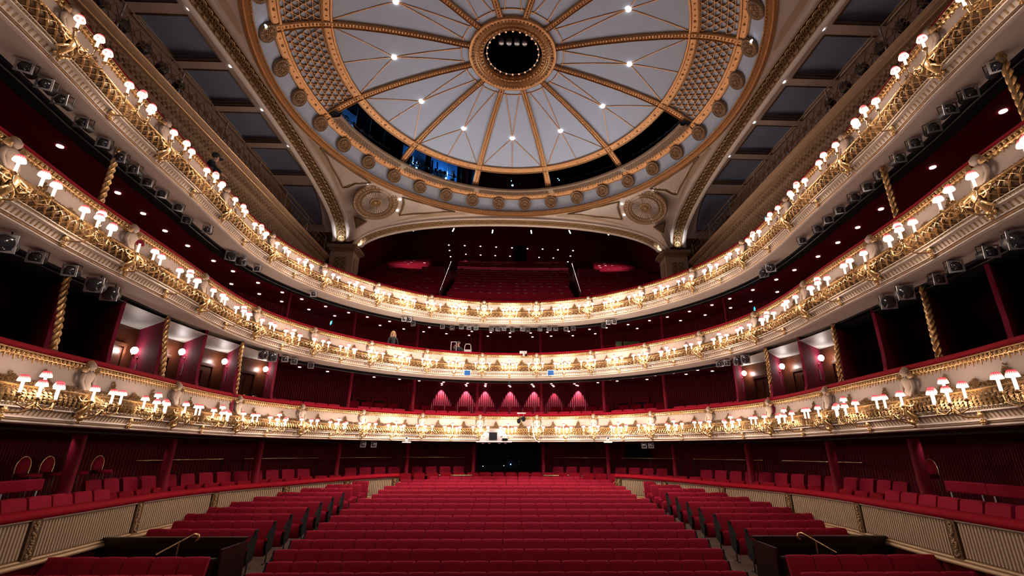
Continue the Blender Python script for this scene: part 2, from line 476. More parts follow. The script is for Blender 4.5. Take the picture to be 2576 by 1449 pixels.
# ================================================================== BALCONY FRONTS
PROF_RAIL = [(-0.30, 0.0), (-0.30, 0.08), (-0.24, 0.125), (-0.06, 0.13), (0.02, 0.10), (0.045, 0.04), (0.03, 0.0)]
PROF_CORN = [(0.02, 0.005), (0.075, 0.0), (0.085, -0.02), (0.055, -0.035), (0.05, -0.085), (0.035, -0.10), (0.01, -0.115)]
PROF_FASC = [(0.012, -0.11), (-0.02, -0.20), (-0.015, -0.33), (0.05, -0.46), (0.19, -0.545)]
PROF_RIDG = [(0.18, -0.54), (0.235, -0.545), (0.245, -0.56), (0.23, -0.58), (0.205, -0.585)]
PROF_BULG = [(0.21, -0.585), (0.225, -0.635), (0.205, -0.695), (0.155, -0.755), (0.085, -0.80)]
PROF_BAND = [(0.085, -0.795), (0.125, -0.80), (0.125, -0.815), (0.09, -0.82), (0.085, -0.855), (0.12, -0.865), (0.12, -0.88), (0.065, -0.885), (0.0, -1.0)]
PROF_BASE = [(0.0, -0.995), (0.05, -1.005), (0.06, -1.025), (0.035, -1.04), (0.03, -1.065), (0.05, -1.08), (0.045, -1.10), (0.0, -1.12)]
PROF_SOFF = [(0.0, -1.12), (-0.56, -1.15), (-0.58, -1.13)]


def interp(prof, t):
    n = len(prof) - 1; u = max(0, min(n - 1e-6, t * n)); i = int(u); f = u - i
    return prof[i][0] * (1 - f) + prof[i + 1][0] * f, prof[i][1] * (1 - f) + prof[i + 1][1] * f


# --- shared pieces for each bay (they bend with the plan; heights are relative to the gilt cornice)
bay = []
for a, b_ in BAYS:
    D = {}; wd = b_ - a
    # rope and beads of the cornice
    mb = MB(); n = int(wd / 0.088)
    for k in range(n):
        s = a + (k + 0.5) * wd / n; p = P(s, 0.078, -0.06)
        mb.blob(p, 0.031, 6, 4, (1, 1, 0.95))
    D['cornice_beads'] = mb.mesh('cornice_beads', True)
    mb = MB()
    for k in range(n * 1):
        s = a + (k + 0.5) * wd / n; h = 0.035 if k % 2 else 0.06
        q = [P(s - 0.012, 0.03, -0.10), P(s + 0.012, 0.03, -0.10), P(s, 0.035, -0.115 - h)]
        q2 = [P(s - 0.012, 0.055, -0.10), P(s + 0.012, 0.055, -0.10), P(s, 0.05, -0.115 - h)]
        mb.add(q + q2, [(0, 1, 2), (3, 5, 4), (0, 2, 5, 3), (1, 4, 5, 2)])
    D['drops'] = mb.mesh('drops')
    # fine bead row above the flutes
    mb = MB(); n = int(wd / 0.052)
    for k in range(n):
        s = a + (k + 0.5) * wd / n; mb.oct(P(s, 0.125, -0.838), 0.021, (1, 1, 1))
    D['bead_row'] = mb.mesh('bead_row', True)
    # flutes
    mb = MB(); n = int(wd / 0.088)
    for k in range(n):
        s = a + (k + 0.5) * wd / n; hw = 0.016
        R = []
        for o, h in ((0.070, -0.895), (0.075, -0.905), (0.034, -0.975), (0.022, -0.985)):
            R.append([P(s - hw, o - 0.022, h), P(s - hw * 0.7, o - 0.012, h), P(s + hw * 0.7, o - 0.012, h), P(s + hw, o - 0.022, h)])
        mb.rings(R, closed=False)
    D['fluting'] = mb.mesh('fluting')
    # diagonal strapwork over the bulge
    mb = MB(); pitch = 0.17; run = 0.30; n = int((wd + run) / pitch); st = 5
    for k in range(n + 2):
        for dr in (1, -1):
            R = []
            for i in range(st + 1):
                t = i / st; o, h = interp(PROF_BULG, t)
                s = a + (k - 1) * pitch + (run * t if dr > 0 else run * (1 - t))
                if s < a - 0.02 or s > b_ + 0.02: R = R if len(R) < 2 else R; continue
                hw = 0.014
                R.append([P(s - hw, o - 0.005, h), P(s - hw * 0.4, o + 0.028, h - 0.008), P(s + hw * 0.4, o + 0.028, h - 0.008), P(s + hw, o - 0.005, h)])
            if len(R) > 1: mb.rings(R, closed=False)
    for k in range(int(wd / pitch)):
        s = a + (k + 0.75) * pitch
        for t in (0.04, 0.5):
            o, h = interp(PROF_BULG, t); mb.oct(P(s if t < .1 else s, o + 0.02, h - 0.005), 0.03, (1, 1, 0.8))
    D['strapwork'] = mb.mesh('strapwork')
    # overlapping leaf tongues (lowest front)
    mb = MB()
    for row in range(5):
        t = 0.02 + row * 0.2; n = int(wd / 0.10)
        for k in range(n):
            s = a + (k + (0.5 if row % 2 else 0.0) + 0.25) * wd / n
            o, h = interp(PROF_BULG, t); o2, h2 = interp(PROF_BULG, min(1, t + 0.26)); j = random.uniform(-.02, .03)
            om, hm = (o + o2) / 2, (h + h2) / 2
            mb.add([P(s - 0.040, om + 0.004, hm), P(s + j * .3, o + 0.01, h + 0.01), P(s + 0.040, om + 0.004, hm), P(s + 0.012 + j, o2 + 0.06, h2 - 0.02), P(s, om + 0.05, hm)],
                   [(0, 4, 1), (1, 4, 2), (2, 4, 3), (3, 4, 0)])
    D['leaf_tongues'] = mb.mesh('leaf_tongues', True)
    # gilt foliage climbing the fascia: low border with tree shaped sprays
    mb = MB(); cen = [a + wd * 0.28, a + wd * 0.72, a + wd * 0.5]

    def env(s):
        e_ = 0.13
        for c_, hh, ww in ((cen[0], 0.33, 0.17), (cen[1], 0.33, 0.17), (cen[2], 0.20, 0.26), (a + wd * 0.1, 0.13, 0.2), (b_ - wd * 0.1, 0.13, 0.2)):
            e_ = max(e_, hh * max(0, 1 - abs(s - c_) / ww) ** 0.8)
        return e_
    for k in range(int(wd * 330)):
        s = random.choice((random.uniform(a, b_), random.gauss(random.choice(cen), 0.1))); s = min(max(s, a), b_); e_ = env(s); v = random.random() ** 0.8 * e_
        t = 1 - v / 0.44; o, h = interp(PROF_FASC, t); r = random.uniform(0.018, 0.034); an = random.uniform(-0.9, 0.9)
        dx, dz = sin(an) * r, cos(an) * r; wx, wz = cos(an) * r * 0.5, -sin(an) * r * 0.5
        lift = random.uniform(0.02, 0.05)
        mb.add([P(s - dx, o + 0.002, h - dz), P(s + wx, o + 0.006, h + wz), P(s + dx, o + lift, h + dz), P(s - wx, o + 0.006, h - wz), P(s, o + lift * 0.9, h)],
               [(0, 1, 4), (1, 2, 4), (2, 3, 4), (3, 0, 4)])
    D['gilt_foliage'] = mb.mesh('gilt_foliage')
    bay.append(D)
    for k2, mk in (('cornice_beads', 'gold'), ('drops', 'gold'), ('bead_row', 'gold'), ('fluting', 'bronzeleaf'), ('strapwork', 'gold'), ('leaf_tongues', 'gold'), ('gilt_foliage', 'bronzeleaf')):
        D[k2].materials.append(M[mk])

# --- the winged figure: torso, head, arms, ends in a scroll
mb = MB()
ell = lambda r, n_=12: r
prof = [(0.035, -0.56, 1.0, 0.8), (0.06, -0.52, 1, .8), (0.085, -0.44, 1.05, .8), (0.082, -0.37, 1.0, .8), (0.066, -0.31, 1, .8), (0.082, -0.23, 1.15, .8), (0.09, -0.17, 1.25, .8), (0.075, -0.125, 1.3, .7), (0.035, -0.105, 1, 1), (0.032, -0.085, 1, 1),
        (0.05, -0.07, 1, 1.05), (0.063, -0.045, 1, 1.1), (0.068, -0.01, 1, 1.15), (0.062, 0.025, 1, 1.15), (0.045, 0.05, 1, 1.1), (0.015, 0.065, 1, 1)]
mb.rings([[(r * 1.18 * ex * cos(2 * pi * j / 12), -0.03 + r * ey * sin(2 * pi * j / 12), h) for j in range(12)] for r, h, ex, ey in prof])
mb.blob((0, -0.105, -0.012), 0.012, 6, 4, (0.8, 1.2, 1.2))
for sg in (-1, 1):
    mb.tube([(0.085 * sg, -0.03, -0.14), (0.125 * sg, -0.035, -0.20), (0.135 * sg, -0.045, -0.30), (0.115 * sg, -0.085, -0.40), (0.09 * sg, -0.10, -0.455)], [0.033, 0.036, 0.031, 0.024, 0.017], 8)
    mb.blob((0.025 * sg, -0.095, 0.0), 0.009, 5, 3)
figure_me = mb.mesh('winged_figure', True); figure_me.materials.append(M['statue'])
wing_me = []
for sg in (-1, 1):
    mb = MB()
    for k in range(6):
        a = 0.35 + k * 0.22; L = 0.24 - k * 0.018
        p0 = Vector((0.06 * sg, -0.05, -0.14)); p1 = p0 + Vector((sin(a) * L * sg, -0.005, cos(a) * L * 0.62))
        mid = (p0 + p1) / 2 + Vector((0, -0.02, 0.02)); wv_ = Vector((cos(a) * 0.03 * sg, 0, -sin(a) * 0.03))
        mb.add([p0, mid + wv_, p1, mid - wv_, mid + Vector((0, -0.025, 0)), mid + Vector((0, 0.02, 0))], [(0, 1, 4), (1, 2, 4), (2, 3, 4), (3, 0, 4), (1, 0, 5), (2, 1, 5), (3, 2, 5), (0, 3, 5)])
    mb.oct((0.06 * sg, -0.045, -0.13), 0.03)
    wing_me.append(mb.mesh('wing')); wing_me[-1].materials.append(M['bronzeleaf'])
# gilt scroll console under each figure, and hair
mb = MB()
mb.tube([(0, -0.05, -0.48), (0, -0.16, -0.55), (0.0, -0.215, -0.65), (0, -0.18, -0.76), (0, -0.10, -0.86), (0, -0.06, -0.95)], [0.05, 0.065, 0.06, 0.05, 0.045, 0.03], 10)
for sg in (-1, 1):
    mb.tube([(0, -0.14, -0.55), (0.10 * sg, -0.17, -0.56), (0.20 * sg, -0.21, -0.62), (0.21 * sg, -0.22, -0.71), (0.13 * sg, -0.21, -0.73), (0.10 * sg, -0.21, -0.67)], [0.025, 0.028, 0.026, 0.022, 0.018, 0.01], 6)
    mb.tube([(0, -0.19, -0.70), (0.09 * sg, -0.17, -0.80), (0.14 * sg, -0.12, -0.87), (0.08 * sg, -0.11, -0.92)], [0.022, 0.024, 0.02, 0.012], 6)
    mb.tube([(0, -0.2, -0.62), (0.13 * sg, -0.21, -0.66), (0.26 * sg, -0.22, -0.66), (0.30 * sg, -0.2, -0.60), (0.25 * sg, -0.2, -0.58)], [0.02, 0.02, 0.018, 0.014, 0.01], 6)
mb.blob((0, -0.11, -0.95), 0.055, 8, 5); mb.blob((0, -0.09, -1.02), 0.032, 6, 4)
console_me = mb.mesh('scroll_console', True); console_me.materials.append(M['gold'])
mb = MB(); mb.blob((0, 0, 0), 0.05, 8, 5, (1, .6, 1)); mb.blob((0, -0.03, 0), 0.025, 6, 4)
for k in range(6): mb.blob((0.04 * cos(k * pi / 3), -0.02, 0.04 * sin(k * pi / 3)), 0.018, 5, 3)
boss_me = mb.mesh('rosette_boss', True); boss_me.materials.append(M['gold'])

mb = MB(); mb.blob((0, 0.0, 0.018), 0.088, 10, 6, (1, .95, 1)); hair_me = mb.mesh('hair', True); hair_me.materials.append(M['bronzeleaf'])
fronts = []
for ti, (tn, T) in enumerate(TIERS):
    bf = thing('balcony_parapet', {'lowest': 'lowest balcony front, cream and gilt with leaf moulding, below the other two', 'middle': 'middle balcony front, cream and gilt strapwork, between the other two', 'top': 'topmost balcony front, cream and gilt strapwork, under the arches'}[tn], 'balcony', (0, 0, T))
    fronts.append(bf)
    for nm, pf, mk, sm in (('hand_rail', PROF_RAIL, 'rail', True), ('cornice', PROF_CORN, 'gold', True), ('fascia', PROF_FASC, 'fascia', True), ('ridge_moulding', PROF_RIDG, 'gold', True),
                           ('bulge', PROF_BULG, 'golddark', True), ('fluted_band', PROF_BAND, 'cream', False), ('base_moulding', PROF_BASE, 'cream', False), ('soffit', PROF_SOFF, 'cream', False)):  # dark bulge colour paints shade into the gaps behind the relief
        mb = MB(); sweep(mb, pf, -SE, SE, 0.28); mb.build(nm, 'black' if (nm == 'soffit' and ti == 0) else mk, bf, sm)  # lowest soffit painted black to stand in for the shade under the balcony
    mb = MB(); sweep(mb, [(0.035, -1.048), (0.062, -1.055), (0.05, -1.066)], -SE, SE, 0.28); mb.build('gilt_line', 'gold', bf)
    mb = MB(); sweep(mb, [(-0.30, 0.0), (-0.30, -1.0)], -SE, SE, 0.5); mb.build('inner_face', 'wallred', bf)
    for D in bay:
        for k2 in ('cornice_beads', 'drops', 'bead_row', 'fluting', 'leaf_tongues' if ti == 0 else 'strapwork', 'gilt_foliage'):
            stuff(inst(k2, D[k2], bf))
    for s in CHS:
        p = P(s, 0.055, -0.02); h = heading(s)
        f = inst('winged_figure', figure_me, bf, p, (0, 0, h)); inst('wing', wing_me[0], f); inst('wing', wing_me[1], f); inst('hair', hair_me, f)
        inst('scroll_console', console_me, bf, p, (0, 0, h))
    for s in FIVE:
        inst('rosette_boss', boss_me, bf, P(s + 0.0, 0.075, -1.045), (0, 0, heading(s)))
        inst('rosette_boss', boss_me, bf, P(s, 0.085, -0.93), (0, 0, heading(s)))

# ================================================================== SCONCES
# lamp pieces, local: +z up, hall side is -y
mb = MB(); N = 24; R = []
for rr, z in ((0.073, 0.0), (0.070, 0.025), (0.059, 0.06), (0.044, 0.09), (0.040, 0.095)):
    R.append([((rr * (1 + (0.03 if j % 2 else -0.03))) * cos(2 * pi * j / N), (rr * (1 + (0.03 if j % 2 else -0.03))) * sin(2 * pi * j / N), z) for j in range(N)])
mb.rings(R, cap=False)
shade_me = mb.mesh('lamp_shade', True); shade_me.materials.append(M['shade'])
shade_off = shade_me.copy(); shade_off.materials[0] = M['shade_off']
mb = MB(); mb.lathe((0, 0, 0), [(0.019, 0), (0.021, 0.01), (0.021, 0.20), (0.014, 0.215)], 10)
candle_me = mb.mesh('candle', True); candle_me.materials.append(M['candle'])
mb = MB(); mb.lathe((0, 0, -0.05), [(0.008, 0), (0.03, 0.012), (0.042, 0.03), (0.020, 0.035), (0.024, 0.05)], 10)
cup_me = mb.mesh('candle_cup', True); cup_me.materials.append(M['gold'])


def arm_mesh(pos):
    mb = MB()
    mb.tube([(0, 0.17, -0.22), (0, 0.10, -0.26), (0, -0.08, -0.26), (0, -0.22, -0.20), (0, -0.24, -0.14), (0, -0.25, -0.06)], [0.028, 0.018, 0.014, 0.016, 0.022, 0.018], 8)
    mb.blob((0, 0.15, -0.22), 0.05, 8, 5); mb.blob((0, -0.24, -0.13), 0.035, 8, 5)
    for (x, y, z) in pos:
        m1 = (x * 0.45, -0.24 + (y + 0.24) * 0.45, -0.22 + 0.02 * abs(x)); m2 = (x * 0.95, y, z - 0.16)
        mb.tube([(0, -0.24, -0.13), m1, m2, (x * 1.0, y, z - 0.05)], [0.014, 0.011, 0.010, 0.009], 6)
        mb.blob(m2, 0.02, 6, 4)
        mb.tube([m1, (m1[0] * 1.1, m1[1] - 0.03, m1[2] + 0.06), (m1[0] * 0.8, m1[1] - 0.01, m1[2] + 0.075)], [0.009, 0.008, 0.005], 5)
    me = mb.mesh('bracket', True); me.materials.append(M['gold']); return me


POS5 = [(-0.34, -0.24, 0.0), (-0.17, -0.37, -0.05), (0.0, -0.26, 0.11), (0.17, -0.37, -0.05), (0.34, -0.24, 0.0)]
POS3 = [(-0.33, -0.28, 0.02), (0.0, -0.36, 0.0), (0.33, -0.28, 0.02)]
arm5, arm3 = arm_mesh(POS5), arm_mesh(POS3)
ld = bpy.data.lights.new('sconce_light', 'POINT'); ld.energy = SCONCE_W * 5; ld.color = (1.0, 0.82, 0.66); ld.shadow_soft_size = 0.10
ld3 = bpy.data.lights.new('sconce_light', 'POINT'); ld3.energy = SCONCE_W * 3; ld3.color = (1.0, 0.82, 0.66); ld3.shadow_soft_size = 0.10
SN = {'lowest': 'lowest', 'middle': 'middle', 'top': 'topmost'}


def sconce(s, T, five, tn, label):
    x, y, z = P(s, 0.24, T - 0.71); h = heading(s)
    t = thing('candle_sconce', label, 'sconce', (x, y, z), h, SN[tn] + ' balcony sconces')
    inst('bracket', arm5 if five else arm3, t)
    for i, p in enumerate(POS5 if five else POS3):
        c = inst('candle', candle_me, t, p); inst('candle_cup', cup_me, t, p)
        off = (tn == 'middle' and abs(s + 17.65) < 0.1 and i == 0)
        inst('lamp_shade', shade_off if off else shade_me, c, (0, 0, 0.17))
    for i in ((-1, 1) if five else (0,)):
        o = bpy.data.objects.new('sconce_light', ld if not five else ld); COL.objects.link(o)
        o.data = (LD5 if five else LD3)[0 if abs(s) < 7 else (1 if abs(s) < 13 else 2)]
        o.location = (0.18 * i, -0.30, 0.07); o.parent = t
    return t


LD5, LD3 = [], []
for f in (2.8, 1.05, 0.5):
    a_ = ld.copy(); a_.energy = SCONCE_W * 2.5 * f; LD5.append(a_)
    a_ = ld3.copy(); a_.energy = SCONCE_W * 3 * f; LD3.append(a_)
for ti, (tn, T) in enumerate(TIERS):
    for kind, L in (('five', FIVE), ('three', CHS)):
        for s in L:
            same = [q for q in L if (q < -0.01) == (s < -0.01) and abs(q) > 0.01]
            if abs(s) < 0.01: where = 'at the very centre'
            else: where = '%s %s of centre' % (ORD[sorted(abs(q) for q in same).index(abs(s))], 'left' if s < 0 else 'right')
            sconce(s, T, kind == 'five', tn, 'gilt %s-candle sconce with red shades on %s balcony front, %s' % (kind, SN[tn], where))

# ================================================================== DOME
YC = 12.246
SEC = [(0.95, 13.31), (1.53, 13.20), (2.8, 13.14), (4.13, 13.0), (5.0, 12.86), (5.98, 12.645), (6.6, 12.40), (7.3, 12.03), (7.51, 11.79), (7.75, 11.34)]


def zd(r):
    for (a, za), (b_, zb) in zip(SEC[:-1], SEC[1:]):
        if r <= b_: return za + (zb - za) * (r - a) / (b_ - a)
    return SEC[-1][1]


def DP(az, r, dz=0.0):
    a = radians(az); return (r * sin(a), YC + r * cos(a), zd(r) + dz)


dome = bpy.data.objects.new('ceiling_dome', None); COL.objects.link(dome); dome.location = (0, 0, 0)
dome['kind'] = 'structure'


def patch(mb, a0, a1, r0, r1, dz=0.0, na=6, nr=6):
    R = [[DP(a0 + (a1 - a0) * i / na, r0 + (r1 - r0) * j / nr, dz) for j in range(nr + 1)] for i in range(na + 1)]
    return mb.rings(R, closed=False)


def ringband(mb, prof, n=96, a0=0, a1=360):
    full = (a1 - a0) >= 360
    R = []
    for i in range(n + (0 if full else 1)):
        a = radians(a0 + (a1 - a0) * i / n)
        R.append([(r * sin(a), YC + r * cos(a), z) for r, z in prof])
    return mb.rings(R, closed=False, loop=full)


OPEN = (-60, -30, 0, 30, 60)
secs = [-60, -30, 0, 30, 60, 90, 120, 150, 180, -150, -120, -90]
for az in secs:
    mb = MB(); patch(mb, az - 15, az + 15, 1.5, 5.98); mb.build('ceiling_panel', 'blue', dome, True)
    # thin gilt lines from the lamp to the corners of the panel
    mb = MB()
    L = (az, 4.13)
    for (aa, rr) in ((az - 9, 1.75), (az + 9, 1.75), (az - 13.6, 5.85), (az + 13.6, 5.85), (az, 5.85)):
        if rr < 2: aa = az + (aa - az) * 1.0
        R = []
        x0, y0 = L[1] * sin(radians(L[0])), L[1] * cos(radians(L[0])); x1, y1 = rr * sin(radians(aa)), rr * cos(radians(aa))
        d = Vector((y1 - y0, -(x1 - x0), 0)).normalized() * 0.013
        for i in range(7):
            t = i / 6; x, y = x0 + (x1 - x0) * t, y0 + (y1 - y0) * t; z = zd(sqrt(x * x + y * y))
            R.append([(x - d.x, YC + y - d.y, z), (x - d.x, YC + y - d.y, z - 0.025), (x + d.x, YC + y + d.y, z - 0.025), (x + d.x, YC + y + d.y, z)])
        mb.rings(R, closed=True)
    R = [[DP(az - 13 + 26 * i / 8, 1.80 + q, -dz) for q, dz in ((-0.012, 0), (-0.012, 0.025), (0.012, 0.025), (0.012, 0))] for i in range(9)]
    mb.rings(R, closed=False)
    stuff(mb.build('gilt_line', 'domegold', dome))
    p = DP(az, 4.13, -0.02)
    mb = MB(); mb.lathe((0, 0, 0), [(0.085, 0.02), (0.085, -0.02), (0.05, -0.04)], 14)
    lo = mb.build('downlight', 'domelamp', None, False, p)
    tag(lo, 'round white lamp in dome ceiling panel, ' + {0: 'lowest in view above the centre window', -30: 'first left of the lowest one', 30: 'first right of the lowest one', -60: 'second left of the lowest one', 60: 'second right of the lowest one', -90: 'third left of the lowest one', 90: 'third right of the lowest one', -120: 'at the top left of the oculus', 120: 'at the top right of the oculus'}.get(az, 'beyond the oculus, %s the centre line' % {150: 'right of', 180: 'on', -150: 'left of'}.get(az)), 'ceiling light', 'dome lamps')
    spot('dome_spot', (0, 0, -0.12), (-p[0] * 0.5, (17.6 - p[1]), -14), DOME_SPOT_W if abs(az) < 100 else DOME_SPOT_W * 0.3, (1.0, 0.84, 0.76), 58, 1.0, 0.06, None).parent = lo
# ribs
for az in [-15 + 30 * k for k in range(12)]:
    mb = MB(); R = []
    for i in range(25):
        r = 1.5 + (7.35 - 1.5) * i / 24; hw = 0.085 + 0.055 * (r / 7.3); a = radians(az); c_ = DP(az, r)
        px_, py_ = cos(a), -sin(a)
        pr = [(-hw, 0.02), (-hw, -0.07), (-hw * 0.72, -0.10), (-hw * 0.62, -0.055), (hw * 0.62, -0.055), (hw * 0.72, -0.10), (hw, -0.07), (hw, 0.02)]
        R.append([(c_[0] + px_ * u, c_[1] + py_ * u, c_[2] + v) for u, v in pr])
    mb.rings(R, closed=False)
    rb = mb.build('rib', 'domegold', dome)
    mb = MB()
    for k in range(58):
        r = 1.62 + (7.25 - 1.62) * k / 57; c_ = DP(az, r, -0.075); mb.oct(c_, 0.036 + 0.004 * r / 7, (1, 1, 0.8))
    stuff(mb.build('beads', 'domegold', rb))
# rings
for prof, nm in (([(5.82, 12.66), (5.82, 12.60), (5.87, 12.575), (5.90, 12.60), (6.06, 12.56), (6.09, 12.52), (6.14, 12.53), (6.14, 12.60)], 'inner_ring'),
                 ([(7.14, 12.09), (7.14, 12.03), (7.19, 11.99), (7.22, 12.02), (7.36, 11.93), (7.39, 11.89), (7.43, 11.90), (7.45, 11.98)], 'outer_ring')):
    mb = MB(); ringband(mb, prof, 120); rg = mb.build(nm, 'domegold', dome)
    mb = MB(); r0 = (prof[3][0] + prof[4][0]) / 2; z0 = (prof[3][1] + prof[4][1]) / 2 - 0.01; n = 180
    for k in range(n):
        a = 2 * pi * k / n
        mb.oct((r0 * sin(a), YC + r0 * cos(a), z0), 0.06 if k % 5 == 0 else 0.034, (1, 1, 0.7))
    stuff(mb.build('beads', 'domegold', rg))
# rosette band, rosettes and cornice
mb = MB(); ringband(mb, [(7.42, 11.96), (7.62, 11.66), (7.76, 11.36)], 120); mb.build('frieze', 'blue', dome, True)
mb = MB(); ringband(mb, [(7.70, 11.42), (7.66, 11.36), (7.68, 11.31), (7.74, 11.33), (7.76, 11.27), (7.84, 11.28), (7.86, 11.22), (7.96, 11.24), (8.00, 11.30)], 120)
cr = mb.build('cornice', 'domegold', dome)
mb = MB()
for k in range(420):
    a = 2 * pi * k / 420; mb.oct((7.70 * sin(a), YC + 7.70 * cos(a), 11.30), 0.035, (1, 1, 1)); mb.oct((7.86 * sin(a), YC + 7.86 * cos(a), 11.215), 0.022, (1, 1, 1))
stuff(mb.build('beads', 'domegold', cr))
mb = MB()
mb.lathe((0, 0, 0), [(0.305, 0.05), (0.305, -0.02), (0.28, -0.05), (0.25, -0.02), (0.195, -0.02), (0.18, -0.05), (0.165, -0.02), (0.02, -0.02)], 28)
ros_me = mb.mesh('rosette', True); ros_me.materials.append(M['bronze'])
mb = MB()
for k in range(16): a = k * pi / 8; mb.oct((0.222 * cos(a), 0.222 * sin(a), -0.03), 0.024)
for k in range(4):
    a = k * pi / 2 + pi / 4
    mb.tube([(0.105 * cos(a) + 0.043 * cos(t), 0.105 * sin(a) + 0.043 * sin(t), -0.045) for t in [q * pi / 4 for q in range(8)] + [0]], 0.011, 5, False)
mb.blob((0, 0, -0.045), 0.035, 8, 4)
rosd_me = mb.mesh('rosette_relief', True); rosd_me.materials.append(M['domegold'])
for k in range(36):
    az = 5 + 10 * k; a = radians(az); c_ = Vector((7.53 * sin(a), YC + 7.53 * cos(a), 11.74))
    nrm = Vector((-sin(a) * 0.80, -cos(a) * 0.80, -0.60))
    q = (-nrm).to_track_quat('Z', 'Y').to_euler()
    o = inst('rosette', ros_me, dome, c_ + nrm * 0.05, q); inst('rosette_relief', rosd_me, o)
    if az in (85 + 180 + 0, 95, 265 - 0, 5 + 310, 45, 255): pass
for az in (-107, 107):
    mb = MB(); mb.blob(DP(az, 7.5, -0.12), 0.05, 8, 5); mb.build('cornice_lamp', 'coldlamp', dome, True)

# lattice panels (sides) and lighting openings (back)
for az in secs:
    if az in OPEN: continue
    mb = MB(); patch(mb, az - 15, az + 15, 5.98, 7.42, 0.05, 6, 3); pb = mb.build('ceiling_panel', 'blue', dome, True)
    mb = MB(); rows = 6; dr = 1.06 / rows
    for i in range(rows):
        r = 6.14 + dr * (i + 0.5); n = int(round(radians(26.6) * 6.65 / 0.262))
        for j in range(n):
            t = (j + 0.5 + (0.5 if i % 2 else 0)) / n
            if t > 1: continue
            ca = az - 13.4 + 26.8 * t; w_ = radians(26.8) * r / n
            pts = []
            for k in range(3):
                a0 = -pi / 2 + k * 2 * pi / 3; a1 = a0 + 2 * pi / 3
                # bulging triangle: arc centred on the opposite corner
                A = Vector((cos(a0), sin(a0))) ; B = Vector((cos(a1), sin(a1))); Cc = -(A + B)
                for q in range(4):
                    v = (A * (1 - q / 4) + B * q / 4) - Cc; v = Cc + v.normalized() * (A - Cc).length
                    pts.append(v * 0.60)
            R = []
            for v in pts:
                row = []
                for sc, dz in ((1.03, 0.03), (1.03, -0.03), (0.89, -0.03), (0.89, 0.03)):
                    u = v.x * w_ * sc; h = -v.y * dr * 1.05 * sc; rr = r + h
                    row.append(DP(ca + math.degrees(u / rr), min(rr, 7.3), dz))
                R.append(row)
            mb.rings(R, closed=False, loop=True)
    stuff(mb.build('lattice', 'domegold', pb))
# lighting gallery behind the openings
mb = MB(); ringband(mb, [(7.30, 12.03), (6.80, 11.98), (6.77, 12.02), (6.77, 12.10)], 60, -74, 74); mb.build('gallery_parapet', 'tan', dome, True)
mb = MB()
for az10 in range(-148, 149, 2):
    az = az10 / 2
    if abs((az + 15) % 30) < 1.2: continue
    for i, (r, z) in enumerate(((7.24, 12.015), (7.15, 12.006), (7.06, 11.998), (6.97, 11.99), (6.88, 11.98))):
        a = radians(az + (0.5 if i % 2 else 0)); c_ = (r * sin(a), YC + r * cos(a), z)
        t = (cos(a) * 0.055, -sin(a) * 0.055)
        up = (-0.045 * sin(a), -0.045 * cos(a), 0.01)
        ou = (-0.02 * sin(a), -0.02 * cos(a), -0.035)
        mb.add([(c_[0] - t[0], c_[1] - t[1], c_[2]), (c_[0] + up[0] + ou[0], c_[1] + up[1] + ou[1], c_[2] + up[2] + ou[2]), (c_[0] + t[0], c_[1] + t[1], c_[2]), (c_[0] - up[0] + ou[0], c_[1] - up[1] + ou[1], c_[2] - up[2] + ou[2])],
               [(0, 1, 2, 3)])
stuff(mb.build('scale_relief', 'bronze', dome))
mb = MB(); ringband(mb, [(6.78, 12.05), (9.2, 12.0), (9.2, 14.6), (5.5, 14.6), (5.5, 13.2), (5.95, 12.66)], 60, -76, 76); struct('wall_lighting_gallery', mb, 'black')
for az in (-75, -45, -15, 15, 45, 75):
    mb = MB(); a = radians(az); c_ = Vector((8.1 * sin(a), YC + 8.1 * cos(a), 13.4)); mb.box(c_, (0.12, 2.1, 2.0), -a); struct('wall_gallery_fin', mb, 'black')
# pipes, lanterns and framed windows inside the gallery
for az, wd in ((-60, 24), (-30, 24), (0, 24), (30, 24), (60, 24)):
    t = thing('lighting_rig', 'dark lighting rig of bars inside ' + {-60: 'the leftmost, bluest', -30: 'the blue double-window', 0: 'the central', 30: 'the first right-hand', 60: 'the rightmost'}[az] + ' dome opening', 'lighting rig', DP(az, 7.3, 0.45))
    base = Vector(t.location)

    def lp(da, r, z):
        a = radians(az + da); return Vector((r * sin(a), YC + r * cos(a), z)) - base
    for zz in (12.62, 13.0):
        mb = MB(); mb.tube([lp(-11 + 22 * i / 6, 7.15 if zz < 12.9 else 7.7, zz) for i in range(7)], 0.02, 6); mb.build('bar', 'blackmetal', t, True)
    for k in range(7):
        mb = MB(); c_ = lp(-10.5 + 3.5 * k, 7.3, 12.78); mb.lathe(c_, [(0.05, -0.1), (0.075, 0.0), (0.075, 0.14)], 10, 'y'); mb.build('lantern', 'blackmetal', t, True)
    for k in range(5):
        mb = MB(); mb.tube([lp(-11 + 5.5 * k, 7.8, 12.5), lp(-11 + 5.5 * k, 7.8, 14.2)], 0.018, 6); mb.build('post', 'steel' if az < -20 else 'blackmetal', t, True)
M['bluewall'] = mat('blue_lit_room', (0.06, 0.22, 0.50), 0.6, var=0.5, scale=5)
